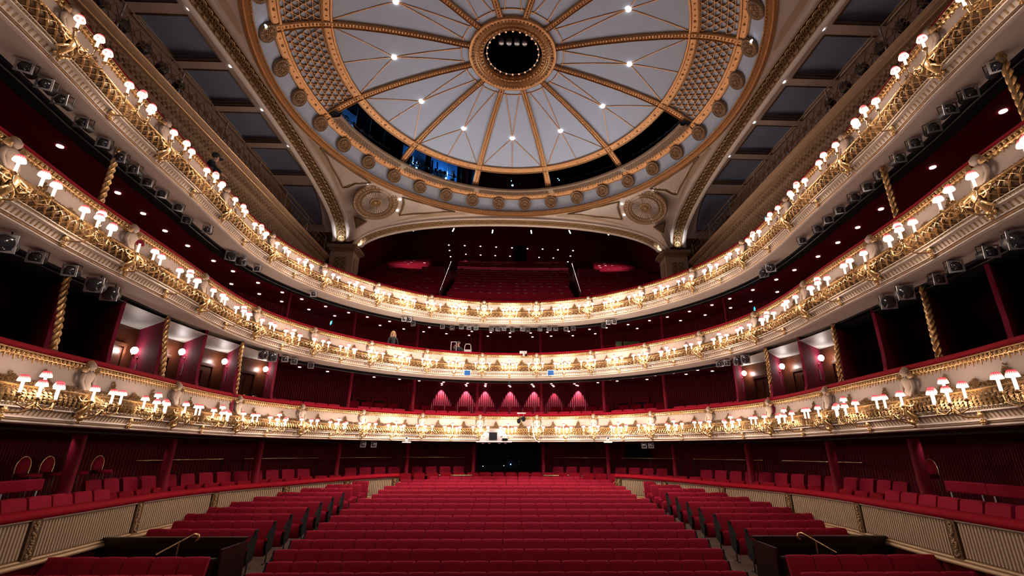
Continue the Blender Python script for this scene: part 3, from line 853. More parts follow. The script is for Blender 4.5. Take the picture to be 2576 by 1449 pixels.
for az, spans in ((-60, ((-10, 3),)), (-30, ((-11, -1.5), (0.5, 10)))):
    for q, (a0, a1) in enumerate(spans):
        t = thing('gallery_room', 'blue lit room seen through ' + ('the leftmost dome opening' if az == -60 else ('the left' if q == 0 else 'the right') + ' window of the second dome opening'), 'room', DP(az + (a0 + a1) / 2, 7.3, 0.5)); base = Vector(t.location)

        def lp(da, r, z):
            a = radians(az + da); return Vector((r * sin(a), YC + r * cos(a), z)) - base
        mb = MB(); mb.rings([[lp(a0 + (a1 - a0) * i / 6, 8.4, z) for z in (12.5, 14.3)] for i in range(7)], closed=False); mb.build('back_wall', 'bluewall', t)
        mb = MB()
        for aa in (a0, a1): mb.tube([lp(aa, 7.25, 12.5), lp(aa, 7.4, 13.3)], 0.035, 6)
        mb.build('frame', 'black', t)
        for k in range(9):
            da = random.uniform(a0 + 1, a1 - 1); h = random.uniform(0.15, 0.5)
            mb = MB(); mb.box(lp(da, random.uniform(7.7, 8.2), 12.55 + h / 2 + random.uniform(0, 0.4)), (random.uniform(0.08, 0.3), 0.15, h), random.uniform(-1, 1)); mb.build('equipment', 'steel' if k % 2 else 'blackmetal', t)
        mb = MB(); mb.blob(lp(a0 + 4, 7.5, 12.64), 0.045, 8, 5); mb.build('blue_lamp', 'bluelamp', t, True)
        lo_ = point('blue_light', lp((a0 + a1) / 2, 7.75, 13.1), BLUE_W, (0.16, 0.50, 1.0), 0.05, t)
for az, r, z, sc in ((0.2, 7.35, 12.70, 0.05), (-0.3, 7.5, 13.05, 0.018), (18.6, 7.35, 12.80, 0.02), (17.9, 7.5, 13.0, 0.02), (-49, 7.3, 12.8, 0.02)):
    a = radians(az); mb = MB(); mb.blob((0, 0, 0), sc, 8, 5)
    tag(mb.build('indicator_lamp', 'bluelamp', None, True, (r * sin(a), YC + r * cos(a), z)), 'tiny blue lamp glowing in dome opening, ' + {0.2: 'larger one over the centre', -0.3: 'small one just above the larger central one', 18.6: 'lower of two right of centre', 17.9: 'upper of two right of centre', -49: 'far left'}[az], 'lamp')
# oculus
mb = MB(); ringband(mb, [(1.56, 13.24), (1.56, 13.14), (1.50, 13.10), (1.44, 13.13), (1.36, 13.12), (1.32, 13.08), (1.28, 13.12), (1.20, 13.15), (1.16, 13.10), (1.13, 13.14), (1.08, 13.16), (1.05, 13.13), (1.03, 13.17), (1.03, 13.42)], 72)
oc = mb.build('oculus_ring', 'domegold', dome, True)
mb = MB()
for k in range(72):
    a = 2 * pi * k / 72; mb.oct((1.40 * sin(a), YC + 1.40 * cos(a), 13.10), 0.045 if k % 6 else 0.06, (1, 1, .7)); mb.oct((1.235 * sin(a), YC + 1.235 * cos(a), 13.11), 0.03)
for k in range(48):
    a = 2 * pi * (k + .5) / 48; mb.oct((1.10 * sin(a), YC + 1.10 * cos(a), 13.13), 0.036, (1, 1, 1))
stuff(mb.build('beads', 'domegold', oc))
mb = MB(); mb.lathe((0, YC, 13.42), [(1.03, 0), (1.03, 1.3), (0.02, 1.32)], 36, cap=False); mb.build('oculus_well', 'black', dome)
mb = MB(); mb.tube([(0.92 * sin(2 * pi * k / 48), YC + 0.92 * cos(2 * pi * k / 48), 13.31) for k in range(49)], 0.012, 6); mb.build('lamp_hoop', 'steel', dome)
for k in range(24):
    a = 2 * pi * k / 24; mb = MB(); mb.blob((0.91 * sin(a), YC + 0.91 * cos(a), 13.28), 0.034, 8, 5)
    mb.build('bulb', 'bulb', dome, True)
    mb = MB(); mb.tube([(0.92 * sin(a), YC + 0.92 * cos(a), 13.31), (1.03 * sin(a + .13), YC + 1.03 * cos(a + .13), 13.36)], 0.008, 4); mb.build('strut', 'blackmetal', dome)
for k in range(4):
    mb = MB(); mb.lathe((-0.42 + 0.28 * k, YC - 0.1, 13.65), [(0.09, 0.2), (0.10, 0.0), (0.07, -0.02)], 12); mb.build('lantern_lens', 'steel', dome, True)

# ================================================================== ARCHES, PENDENTIVES
XS, YB = 7.93, 7.93


def arch_h(t, n):  # t in -1..1 -> 0..1
    return max(0.0, 1 - min(1.0, abs(t)) ** n) ** (1 / n)


def side_z(y, off=0.0):
    return 9.60 + (1.72 + off * .6) * arch_h((y - YC) / (7.9 + off), 2.7)


def rear_z(x, off=0.0):
    return 9.40 + (1.72 + off * .6) * arch_h(x / (7.68 + off), 2.2)


def arch_ts(n):  # dense near the springings
    return [sin(pi / 2 * (2 * i / n - 1)) for i in range(n + 1)]


ts = [math.copysign(1 - (1 - abs(t)) ** 1.0, t) for t in arch_ts(64)]
ts = [max(-0.9999, min(0.9999, t)) for t in ts]
M['guilloche'] = M['golddark']


def arch(axis, sgn, nm, label):
    """one arch: soffit strips, guilloche band with rings, face mouldings; axis 'x' = side arch (plane x = +-7.93)"""
    st = bpy.data.objects.new(nm, None); COL.objects.link(st); st['kind'] = 'structure'

    def pt(t, depth, lift=0.0):  # depth 0 at the hall edge of the soffit, growing outwards; lift moves off the soffit (down is -)
        if axis == 'x':
            y = YC + 7.9 * t; z = side_z(y); 
            dn = Vector((0, (y - YC) / 7.9 * abs(t) ** 3, 0.4 + 0.6 * (1 - abs(t) ** 6))).normalized()
            return Vector((sgn * (XS + depth), y, z)) + dn * lift
        x = 7.68 * t; z = rear_z(x); dn = Vector((t * abs(t) ** 3, 0, 0.4 + 0.6 * (1 - abs(t) ** 6))).normalized()
        return Vector((x, YC + sgn * (YB + depth), z)) + dn * lift
    # arc-length spaced parameters
    pts = [pt(t, 0) for t in ts]; cum = [0]
    for a, b_ in zip(pts[:-1], pts[1:]): cum.append(cum[-1] + (b_ - a).length)

    def tat(u):
        u *= cum[-1]; i = 0
        while i < len(cum) - 2 and cum[i + 1] < u: i += 1
        f = (u - cum[i]) / max(1e-6, cum[i + 1] - cum[i]); return ts[i] + (ts[i + 1] - ts[i]) * f
    for prof, part, mk in (([(-0.02, 0.10), (-0.02, 0.0), (0.13, 0.0), (0.15, 0.04)], 'soffit_edge', 'cream'), ([(0.15, 0.04), (0.16, 0.055), (0.64, 0.055), (0.65, 0.04)], 'soffit_band', 'golddark'), ([(0.65, 0.04), (0.67, 0.0), (0.82, 0.0), (0.84, 0.1), (0.84, 0.4)], 'soffit_edge', 'cream')):
        mb = MB(); mb.rings([[pt(t, d, l_) for d, l_ in prof] for t in ts], closed=False); mb.build(part, mk, st, True)
    mb = MB()
    for d0 in (0.17, 0.63): mb.tube([pt(t, d0, 0.03) for t in ts], 0.018, 6)
    mb.build('gilt_fillet', 'bronzeleaf', st, True)
    n = 66
    for gi in range(3):
        mb = MB()
        for k in range(gi * n // 3, (gi + 1) * n // 3):
            u = (k + 0.5) / n; t = tat(u); c_ = pt(t, 0.40, 0.03); tt = (pt(tat(min(1, u + 0.004)), 0.40, 0.03) - pt(tat(max(0, u - 0.004)), 0.40, 0.03)).normalized()
            ax = Vector((1, 0, 0)) if axis == 'x' else Vector((0, 1, 0)); nn = ax.cross(tt)
            if nn.z > 0: nn = -nn
            for rad_, th in ((0.17, 0.022), (0.12, 0.012)):
                P_ = [c_ + (ax * cos(q) + tt * sin(q)) * rad_ for q in [2 * pi * i / 12 for i in range(12)]]
                R = [[p + (p - c_).normalized() * th * cos(w2) + nn * (th * sin(w2) + 0.01) for w2 in (0, pi / 2, pi)] for p in P_]
                mb.rings(R, closed=False, loop=True)
            for q in range(4):
                b2 = c_ + (ax * cos(q * pi / 2) + tt * sin(q * pi / 2)) * 0.055 + nn * 0.02; mb.oct(b2, 0.035)
            mb.oct(c_ + nn * 0.03, 0.03)
        stuff(mb.build('guilloche', 'bronzeleaf', st))
    # face of the arch between soffit edge and the vault: cream moulding then a tan band
    return st, pt


side_st = {}
for sg, nm in ((-1, 'arch_left'), (1, 'arch_right')): side_st[sg] = arch('x', sg, nm, '')
rear_st = {1: arch('y', 1, 'arch_rear', ''), -1: arch('y', -1, 'arch_front', '')}


def pend(az, t, lift=0.0):
    """point on the pendentive: az bearing, t 0 at the cornice, 1 at the arch edges"""
    a = radians(az); sx, cy = sin(a), cos(a); k = max(abs(sx) / XS, abs(cy) / YB); R_ = 1 / k
    x1, y1 = sx * R_, cy * R_
    if abs(sx) / XS > abs(cy) / YB: z1 = side_z(YC + y1) + 0.10 * 0 + 0.0 + (0.10)
    else: z1 = rear_z(x1) + 0.10
    z1 = min(z1, 11.27)
    r = 7.93 + (R_ - 7.93) * t if R_ > 7.93 else 7.93
    zz = 11.28 + (z1 - 11.28) * (t ** 1.45)
    return Vector((sx * r, YC + cy * r, zz - lift))


for q, (nm, c0) in enumerate((('ceiling_pendentive_right', 45), ('ceiling_pendentive_left', -45), ('ceiling_pendentive_front_left', -135), ('ceiling_pendentive_front_right', 135))):
    mb = MB(); A = [c0 - 44.9 + 89.8 * i / 72 for i in range(73)]
    mb.rings([[pend(a, j / 12) for j in range(13)] for a in A], closed=False)
    pd = struct(nm, mb, 'vault', True)
    # tan band following the arches
    mb = MB()
    for a_list in ([a for a in A if a <= c0 - 7.0], [a for a in A if a >= c0 + 7.0]):
        mb.rings([[pend(a, 1 - min(0.7, w_ / max(0.4, (1 / max(abs(sin(radians(a))) / XS, abs(cos(radians(a))) / YB)) - 7.9)), 0.015) for w_ in (0.17, 0.17 + 0.25 * min(1, max(0, (abs(a - c0) - 7) / 10)))] for a in a_list if (1 / max(abs(sin(radians(a))) / XS, abs(cos(radians(a))) / YB)) > 8.25], closed=False)
    mb.build('band', 'tan', pd)
    if q > 1 : continue
    # medallion
    cen = pend(c0, 0.31); t1 = Vector((cos(radians(c0)), -sin(radians(c0)), 0)); t2 = (pend(c0, 0.45) - pend(c0, 0.17)).normalized(); nn = t1.cross(t2).normalized()
    if nn.z > 0: nn = -nn
    Rm = Matrix((t1, t2, nn)).transposed().to_4x4(); Rm.translation = cen + nn * 0.02
    S_ = 1.0
    mb = MB(); mb.lathe((0, 0, 0), [(1.02, -0.06), (1.02, 0.02), (0.97, 0.05), (0.94, 0.02), (0.83, 0.02), (0.80, 0.06), (0.77, 0.0), (0.68, -0.01), (0.65, 0.04), (0.62, -0.02), (0.30, -0.03), (0.27, 0.05), (0.23, 0.06), (0.18, 0.02), (0.02, 0.03)], 64)
    md = mb.build('medallion', 'bronze', pd, True); md.matrix_local = Rm
    mb = MB()
    for k in range(40):
        a = 2 * pi * k / 40; u = Vector((cos(a), sin(a), 0)); v = Vector((-sin(a), cos(a), 0))
        mb.rings([[u * 0.29 - v * 0.012, u * 0.29 + Vector((0, 0, 0.03)), u * 0.29 + v * 0.012], [u * 0.61 - v * 0.032, u * 0.61 + Vector((0, 0, 0.045)), u * 0.61 + v * 0.032]], closed=False)
    stuff(mb.build('sunburst', 'cream', md))
    mb = MB()
    for k in range(36):
        a = 2 * pi * k / 36; mb.oct((0.885 * cos(a), 0.885 * sin(a), 0.035), 0.04)
    for k in range(44):
        a = 2 * pi * k / 44; mb.oct((0.725 * cos(a), 0.725 * sin(a), 0.02), 0.035, (1, 1, .6))
    for k in range(14):
        a = 2 * pi * k / 14; mb.oct((0.20 * cos(a), 0.20 * sin(a), 0.06), 0.035)
    for k in range(9):
        a = 2 * pi * k / 9; mb.oct((0.11 * cos(a), 0.11 * sin(a), 0.05), 0.05)
    stuff(mb.build('relief', 'gold', md))
    # three framed triangles of scale relief
    def tri(poly, inset=True):
        """poly: list of (az, t) corners with curved sides sampled"""
        pts = [pend(a, t, 0.03) for a, t in poly]
        mb = MB(); mb.tube(pts + [pts[0]], 0.035, 6); mb.build('panel_frame', 'golddark', pd, True)
        cx_ = sum((p for p in pts), Vector()) / len(pts)
        pts2 = [p + (cx_ - p).normalized() * 0.07 for p in pts]
        mb = MB(); mb.tube(pts2 + [pts2[0]], 0.014, 5); mb.build('panel_fillet', 'gold', pd, True)
        # scales: points inside polygon in (az,t)
        mb = MB(); ax0, ax1 = min(a for a, t in poly), max(a for a, t in poly); t0, t1_ = min(t for a, t in poly), max(t for a, t in poly)

        def inside(a, t):
            c = False; j = len(poly) - 1
            for i in range(len(poly)):
                ai, ti = poly[i]; aj, tj = poly[j]
                if (ti > t) != (tj > t) and a < (aj - ai) * (t - ti) / (tj - ti + 1e-9) + ai: c = not c
                j = i
            return c
        da = 0.62; a = ax0; i = 0
        while a < ax1:
            Rr = (1 / max(abs(sin(radians(a))) / XS, abs(cos(radians(a))) / YB)) - 7.93; dt = 0.12 / max(0.3, Rr); t = t0 + (dt / 2 if i % 2 else 0)
            while t < t1_:
                if inside(a, t) and inside(a + da, t) and inside(a - da, t):
                    c_ = pend(a, t, 0.03); l_ = pend(a - da * .85, t - dt * .1, 0.015); r_ = pend(a + da * .85, t - dt * .1, 0.015); u_ = pend(a, t - dt * .5, 0.015); d_ = pend(a, t + dt * .5, 0.045)
                    mb.add([l_, u_, r_, d_, c_], [(0, 1, 4), (1, 2, 4), (2, 3, 4), (3, 0, 4)])
                t += dt
            a += da; i += 1
        if mb.v: stuff(mb.build('scale_relief', 'fascia', pd))
    sgn = 1 if c0 > 0 else -1
    for poly in ([(69.5, 0.16), (61, 0.60), (54.3, 0.74), (53.6, 0.62), (53.2, 0.36), (50.5, 0.07), (60, 0.03)],
                 [(39, 0.08), (30, 0.04), (20.5, 0.22), (29, 0.60), (36.5, 0.68), (36.9, 0.46), (37.6, 0.24)],
                 ):
        fine = []
        for i, (a, t) in enumerate(poly):
            a2, t2 = poly[(i + 1) % len(poly)]
            fine += [(sgn * (a + (a2 - a) * q / 5), t + (t2 - t) * q / 5) for q in range(5)]
        tri(fine)
    tp = [at_y(a, b_, 19.25) for a, b_ in ((892, 546), (922, 557), (896, 574))]; tp = [Vector((-sgn * p.x, p.y, p.z)) for p in tp]
    mb = MB(); mb.tube(tp + [tp[0]], 0.032, 6); mb.build('panel_frame', 'golddark', pd, True)
    mb = MB(); mb.rings([[p + Vector((0, dy, 0)) for p in tp] for dy in (0.0, 0.10)]); mb.build('corner_panel', 'bronze', pd)
    for (a, t) in ((51.0, 0.14), (39.2, 0.17), (37.8, 0.52)):
        p = pend(sgn * a, t, 0.01); mb = MB(); mb.lathe((0, 0, 0), [(0.05, 0.01), (0.05, -0.02), (0.03, -0.03)], 10)
        tag(mb.build('downlight', 'coldlamp', None, False, p), 'small white spot lamp in vault beside the %s round medallion, %s' % ('right' if sgn > 0 else 'left', {51.0: 'nearest the side arch', 39.2: 'towards the dome', 37.8: 'towards the rear arch'}[a]), 'ceiling light', 'vault spot lamps')

# piers carrying the arches at the back (and front), with the uplights on their ledges
for sy in (1, -1):
    for sg in (-1, 1):
        nm = 'pillar_' + ('rear' if sy > 0 else 'front') + ('_left' if sg < 0 else '_right')
        y0 = YC + sy * 7.93
        mb = MB(); mb.box((sg * 8.20, y0 + sy * 0.42, 8.0), (1.12, 0.86, 3.0)); pr = struct(nm, mb, 'tan')
        if sy > 0:
            mb = MB()
            for i, (e_, z) in enumerate(((0.02, 9.20), (0.06, 9.26), (0.11, 9.32), (0.16, 9.38), (0.16, 9.46))):
                mb.box((sg * 8.20, y0 + 0.42, z), (1.12 + 2 * e_, 0.86 + 2 * e_, 0.07))
            mb.build('ledge', 'bronze', pr)
            mb = MB(); mb.box((sg * 8.22, y0 - 0.02, 8.35), (0.62, 0.05, 1.05)); mb.box((sg * 7.62, y0 + 0.42, 8.35), (0.05, 0.5, 1.05)); mb.build('sunk_panel', 'bronze', pr)
            mb = MB()
            for k in range(4):
                z = 7.98 + 0.25 * k
                for dx in (-0.15, 0.15):
                    R = [[(sg * 8.22 + dx + rr * cos(q), y0 - 0.05 - dd, z + rr * sin(q)) for rr, dd in ((0.12, 0), (0.10, 0.02), (0.08, 0))] for q in [2 * pi * i / 12 for i in range(12)]]
                    mb.rings(R, closed=False, loop=True)
            stuff(mb.build('relief', 'golddark', pr))
            # little floodlights on the ledge, lighting the springing of both arches
            for (lx, ly, tx, ty, wh) in ((8.32, y0 - 0.22, 8.32, y0 + 0.05, 'side'), (7.50, y0 + 0.40, 7.72, y0 + 0.40, 'rear')):
                mb = MB(); mb.box((0, 0, 0.035), (0.22, 0.07, 0.06)); fl = mb.build('floodlight', 'blackmetal', None, False, (sg * lx, ly, 9.50))
                tag(fl, 'small floodlight on pier ledge lighting the %s arch, %s side' % (wh, 'left' if sg < 0 else 'right'), 'floodlight')
                spot('pier_light', (0, 0, 0.1), (sg * (tx - lx) * 1.0, (ty - ly), 0.9), PIER_W, (0.90, 0.94, 1.0), 95, 0.8, 0.04, None).parent = fl
mb = MB(); mb.rings([[(x, YC + 8.77, rear_z(x) if abs(x) < 7.68 else 9.4), (x, YC + 8.77, 15)] for x in [-9] + [7.67 * t for t in arch_ts(40)] + [9]], closed=False)
struct('wall_over_rear_arch', mb, 'wallred')

# ================================================================== SLIPS (straight upper galleries outside the side arches)
for sg, sn in ((-1, 'left'), (1, 'right')):
    X = sg * 9.0
    g = thing('upper_gallery_front', '%s upper gallery front with scale relief, gilt ledge and open lattice rail' % sn, 'gallery', (X, 12, 7.2))
    L0, L1 = 1.0, 21.0

    def lp(x, y, z): return (sg * x - X, y - 12, z - 7.2)
    mb = MB(); mb.rings([[lp(9.02, y, 6.1), lp(9.06, y, 7.4), lp(9.02, y, 8.3), lp(8.93, y, 8.70)] for y in (L0, L1)], closed=False); mb.build('wall_face', 'bronze', g)
    mb = MB(); y = L0; i = 0
    while y < L1:
        for j in range(17):
            z = 8.66 - 0.095 * j; yy = y + (0.085 if j % 2 else 0)
            x = 9.0 - 0.0 + (-0.05 if z > 8.4 else 0.02)
            mb.add([lp(x, yy - 0.085, z), lp(x, yy, z + 0.05), lp(x, yy + 0.085, z), lp(x - 0.02, yy, z - 0.075), lp(x - 0.024, yy, z)], [(0, 1, 4), (1, 2, 4), (2, 3, 4), (3, 0, 4)])
        y += 0.17
    stuff(mb.build('scale_relief', 'fascia2' if False else 'bronze', g))
    mb = MB(); mb.rings([[lp(8.95, y, 8.68), lp(8.86, y, 8.70), lp(8.84, y, 8.74), lp(8.88, y, 8.77), lp(8.80, y, 8.82), lp(8.76, y, 8.90), lp(8.80, y, 8.93), lp(8.84, y, 9.0), lp(9.15, y, 9.02)] for y in (L0, L1)], closed=False)
    mb.build('ledge', 'bronze', g, False)
    mb = MB()
    for zz, xx in ((8.72, 8.85), (8.90, 8.77)): mb.tube([lp(xx, L0, zz), lp(xx, L1, zz)], 0.014, 6)
    mb.build('gilt_line', 'gold', g)
    mb = MB()
    for zz in (9.08, 9.60): mb.tube([lp(8.97, L0, zz), lp(8.97, L1, zz)], 0.015, 6)
    mb.tube([lp(9.0, L0, 9.85), lp(9.0, L1, 9.85)], 0.02, 8)
    mb.build('rail_bars', 'golddark', g, True)
    # lattice: rings joined by crossing bars
    mb = MB(); y = L0
    while y < L1 - 0.3:
        for a, b_ in (((y, 9.08), (y + 0.34, 9.60)), ((y, 9.60), (y + 0.34, 9.08)), ((y, 9.34), (y + 0.34, 9.34))):
            mb.tube([lp(8.97, a[0], a[1]), lp(8.97, b_[0], b_[1])], 0.010, 4)
        c_ = (y + 0.17, 9.34); mb.tube([lp(8.96, c_[0] + 0.09 * cos(q), c_[1] + 0.09 * sin(q)) for q in [2 * pi * k / 12 for k in range(13)]], 0.011, 4)
        mb.oct(lp(8.96, c_[0], c_[1]), 0.03); mb.oct(lp(8.97, y, 9.62), 0.03)
        y += 0.34
    stuff(mb.build('lattice', 'golddark', g))
    y = L0 + 1
    while y < L1:
        mb = MB(); mb.box(lp(9.0, y, 9.42), (0.035, 0.035, 0.85)); mb.build('post', 'steel', g); y += 2.0
    mb = MB(); mb.box((sg * 10.4, 11, 8.55), (2.7, 20.5, 0.2)); struct('floor_gallery_' + sn, mb, 'wallred')
    mb = MB(); mb.box((sg * 11.75, 11, 10.3), (0.2, 20.5, 4.2)); struct('wall_gallery_' + sn, mb, 'wallred')
    mb = MB(); mb.box((sg * 10.1, 21.4, 10.3), (3.4, 0.2, 4.4)); struct('wall_gallery_end_' + sn, mb, 'tan')
    # coffered ceiling over the gallery: beams with recessed blue panels
    cz = 11.80
    mb = MB(); xs = [8.77, 9.30, 10.88, 11.7]; pan = [(5.95, 7.55), (7.9, 9.5), (9.88, 11.5), (11.85, 13.47), (13.8, 15.5), (15.88, 17.75)]
    mb.box((sg * 9.02, 9.2, cz + 0.1), (0.56, 18, 0.2)); mb.box((sg * 11.3, 9.2, cz + 0.1), (0.85, 18, 0.2))
    edges = [0.2] + [v for p_ in pan for v in p_] + [18.2]
    for a, b_ in zip(edges[0::2], edges[1::2]): mb.box((sg * 10.09, (a + b_) / 2, cz + 0.1), (1.6, b_ - a, 0.2))
    ce = struct('ceiling_gallery_' + sn, mb, 'vault')
    for a, b_ in pan:
        mb = MB(); mb.box((sg * 10.09, (a + b_) / 2, cz + 0.23), (1.7, b_ - a + 0.1, 0.06)); pnl = mb.build('ceiling_panel', 'bluedark', ce)
        for r_, zz in ((0.0, cz - 0.005), (0.07, cz + 0.06)):
            x0, x1, y0, y1 = sg * (9.30 + r_), sg * (10.88 - r_), a + r_, b_ - r_
            mb = MB(); mb.tube([(x0, y0, zz), (x1, y0, zz), (x1, y1, zz), (x0, y1, zz), (x0, y0, zz)], 0.022, 5); mb.build('gilt_moulding', 'golddark', pnl)
    # last bay curves down to the pier
    mb = MB(); R = []
    for i in range(9):
        q = i / 8 * pi / 2; R.append([(sg * 8.77, 18.2 + 2.0 * sin(q), cz - 1.6 * (1 - cos(q))), (sg * 11.7, 18.2 + 2.0 * sin(q), cz - 1.6 * (1 - cos(q)))])
    mb.rings(R, closed=False); cc = mb.build('ceiling_curve', 'vault', ce, True)
    mb = MB(); R = []
    for i in range(1, 8):
        q = i / 8 * pi / 2 * 0.95; R.append([(sg * 9.35, 18.18 + 1.97 * sin(q), cz - 0.03 - 1.6 * (1 - cos(q))), (sg * 10.8, 18.18 + 1.97 * sin(q), cz - 0.03 - 1.6 * (1 - cos(q)))])
    mb.rings(R, closed=False); mb.build('ceiling_panel', 'bluedark', ce, True)
    mb = MB(); mb.tube([(R[0][0][0], R[0][0][1], R[0][0][2]), (R[0][1][0], R[0][1][1], R[0][1][2])] + [tuple(r[1]) for r in R[1:]] + [tuple(r[0]) for r in reversed(R)], 0.025, 5); mb.build('gilt_moulding', 'golddark', cc)
    for i, y in enumerate((5.8, 7.73, 9.68, 11.67, 13.63, 15.69, 17.98)):
        mb = MB(); mb.lathe((0, 0, 0), [(0.05, 0.02), (0.05, -0.015), (0.03, -0.025)], 10)
        o = tag(mb.build('downlight', 'coldlamp', None, False, (sg * 9.13, y, cz)), 'small bright lamp in the %s gallery ceiling, %s from the stage' % (sn, ORD[i]), 'ceiling light', sn + ' gallery ceiling lamps')
        spot('gallery_light', (0, 0, -0.06), (0, 0, -3), 9.0, (0.92, 0.94, 1.0), 150, 1.0, 0.03).parent = o

# ================================================================== STALLS SEATS
def seat_parts(w=0.50, low=False):
    # local: seat faces -y, origin on the floor under the back
    mb = MB(); R = []
    nu = 4 if low else 7
    for j, (z, y, th, k) in enumerate(((0.36, -0.02, 0.035, .96), (0.39, -0.03, 0.05, 1), (0.55, -0.015, 0.052, 1), (0.75, 0.03, 0.05, 1), (0.90, 0.07, 0.045, 1), (0.945, 0.083, 0.035, .985), (0.96, 0.092, 0.015, .95))):
        fr = []; bk = []
        for i in range(nu + 1):
            u = -1 + 2 * i / nu; cv = 0.018 * u * u
            fr.append((u * w / 2 * k, y - th - 0.012 * (1 - u * u) + (-cv), z + (0.0 if j < 4 else 0.008 * (1 - u * u))))
            bk.append((u * w / 2 * k, y + 0.02 - cv * 0.3, z + (0.0 if j < 4 else 0.008 * (1 - u * u))))
        R.append(fr + bk[::-1])
    mb.rings(R)
    back = mb.mesh('backrest', True)
    mb = MB(); R = []
    for j, (z, y, th) in enumerate(((0.17, -0.13, 0.02), (0.19, -0.15, 0.06), (0.35, -0.15, 0.07), (0.48, -0.13, 0.07), (0.53, -0.11, 0.055), (0.545, -0.105, 0.02))):
        R.append([(-w * .46, y + th, z), (-w * .46, y - th * .6, z), (-w * .40, y - th, z), (w * .40, y - th, z), (w * .46, y - th * .6, z), (w * .46, y + th, z)])
    mb.rings(R); cush = mb.mesh('seat_cushion', True)
    mb = MB(); mb.box((0, -0.09, 0.585), (0.055, 0.34, 0.04)); mb.box((0, -0.265, 0.57), (0.05, 0.03, 0.05)); arm = mb.mesh('armrest')
    mb = MB(); mb.box((0, -0.09, 0.44), (0.03, 0.20, 0.26)); mb.tube([(0, -0.09, 0.33), (0, -0.09, 0.02)], 0.016, 6); mb.box((0, -0.09, 0.01), (0.05, 0.28, 0.02)); leg = mb.mesh('leg')
    mb = MB(); R = []
    for x in (-0.035, 0.035):
        R.append([(x, y, z) for y, z in ((-0.22, 0.22), (-0.27, 0.42), (-0.24, 0.62), (-0.12, 0.72), (0.0, 0.85), (0.04, 0.95), (0.11, 0.95), (0.10, 0.70), (0.05, 0.36), (-0.02, 0.28))])
    mb.rings(R); end = mb.mesh('end_panel')
    return back, cush, arm, leg, end


SB, SCU, SAR, SLE, SEN = seat_parts(0.495)
for me, k in ((SB, 'velvet'), (SCU, 'velvet'), (SAR, 'rail'), (SLE, 'blackmetal'), (SEN, 'black')): me.materials.append(M[k])
SB2 = SB.copy(); SB2.materials[0] = M['velvet_shaded']; SCU2 = SCU.copy(); SCU2.materials[0] = M['velvet_shaded']
TOPZ = [-2.26, -2.23, -2.15, -2.08, -2.0, -1.92, -1.84, -1.76, -1.67, -1.59, -1.52, -1.43, -1.35, -1.27, -1.19, -1.10, -1.02]
HALF = [5.0, 4.95, 5.15, 5.15, 5.18, 5.18, 5.14, 5.11, 5.10, 5.06, 4.98, 4.88, 4.82, 4.70, 4.59, 3.68, 1.55]
seats = []   # (x, y, topz, label, left_end, right_end)
for i in range(17):
    n = int(round(2 * HALF[i] / 0.515)); y = 10 + 0.8 * i
    for k in range(n):
        x = -0.06 + (k + 0.5 - n / 2) * 0.515 + (random.uniform(-.004, .004))
        seats.append([x, y, TOPZ[i], 'crimson velvet seat in middle stalls block, %s row from the front, %s from left' % (ORD[i], ORD[k]), k == 0, k == n - 1, 'middle stalls block seats'])
WI = [6.12, 6.08, 6.03, 5.92, 5.86, 5.80, 5.74, 5.68, 5.62, 5.56]; WO = [8.85, 8.9, 8.98, 8.95, 8.9, 8.75, 8.5, 8.15, 7.75, 7.25]
for sg, sn in ((-1, 'left'), (1, 'right')):
    for i in range(10):
        n = max(3, int(round((WO[i] - WI[i] - 0.05) / 0.515))); y = 12.4 + 0.8 * i; z = -1.84 + 0.075 * i
        for k in range(n):
            x = sg * (WI[i] + (k + 0.5) * 0.515)
            seats.append([x, y, z, 'crimson velvet seat in %s wing of stalls, %s row, %s from the aisle' % (sn, ORD[i], ORD[k]), (k == 0 and sg > 0), (k == 0 and sg < 0), sn + ' wing stalls seats'])
    for i, (y, z, a) in enumerate(((9.75, -1.93, 5.55), (8.9, -2.04, 5.3))):
        for k in range(6 if i == 0 else 7):
            x = sg * (a + (k + 0.5) * 0.515)
            seats.append([x, y, z, 'crimson seat before the %s timber wall, %s row, %s from aisle' % (sn, 'rear' if i == 0 else 'front', ORD[k]), False, False, sn + ' front side seats'])


def seat_vis(q):
    return q[1] + 0.02 * abs(q[0])


near = sorted(seats, key=seat_vis)
solo = near[:300]; rest = near[300:]
for q in solo:
    x, y, tz, lab, le, re_, grp = q
    t = thing('theatre_seat', lab, 'seat', (x, y, tz - 0.96), 0, grp)
    inst('backrest', SB, t); inst('seat_cushion', SCU, t)
    inst('armrest', SAR, t, (-0.255, 0, 0)); inst('leg', SLE, t, (-0.255, 0, 0))
    if re_ or (k == 0 and False): inst('armrest', SAR, t, (0.262, 0, 0)); inst('leg', SLE, t, (0.262, 0, 0))
    if re_: inst('end_panel', SEN, t, (0.262, 0.02, 0))
    if le: inst('end_panel', SEN, t, (-0.262, 0.02, 0))


def merge(name, items, mk):
    """one mesh from copies of meshes: items = [(mesh, (x,y,z), rz)]"""
    mb = MB()
    cache = {}
    for me, loc, rz in items:
        if me not in cache: cache[me] = ([tuple(v.co) for v in me.vertices], [tuple(p.vertices) for p in me.polygons])
        vs, fs = cache[me]; c_, s_ = cos(rz), sin(rz)
        mb.add([(x * c_ - y * s_ + loc[0], x * s_ + y * c_ + loc[1], z + loc[2]) for x, y, z in vs], fs)
    return mb.build(name, mk, None, True)


LB, LC, LA, LL, LE_ = seat_parts(0.495, True)
o = merge('rear_stalls_seats', [(m_, (q[0], q[1], q[2] - 0.96), 0) for q in rest for m_ in (LB, LC)] + [(LA, (q[0] + d, q[1], q[2] - 0.96), 0) for q in rest for d in (-.257, .257)], 'velvet')
tag(o, 'far back rows of crimson stalls seats seen small below the rear barrier', 'seats', kind='stuff')

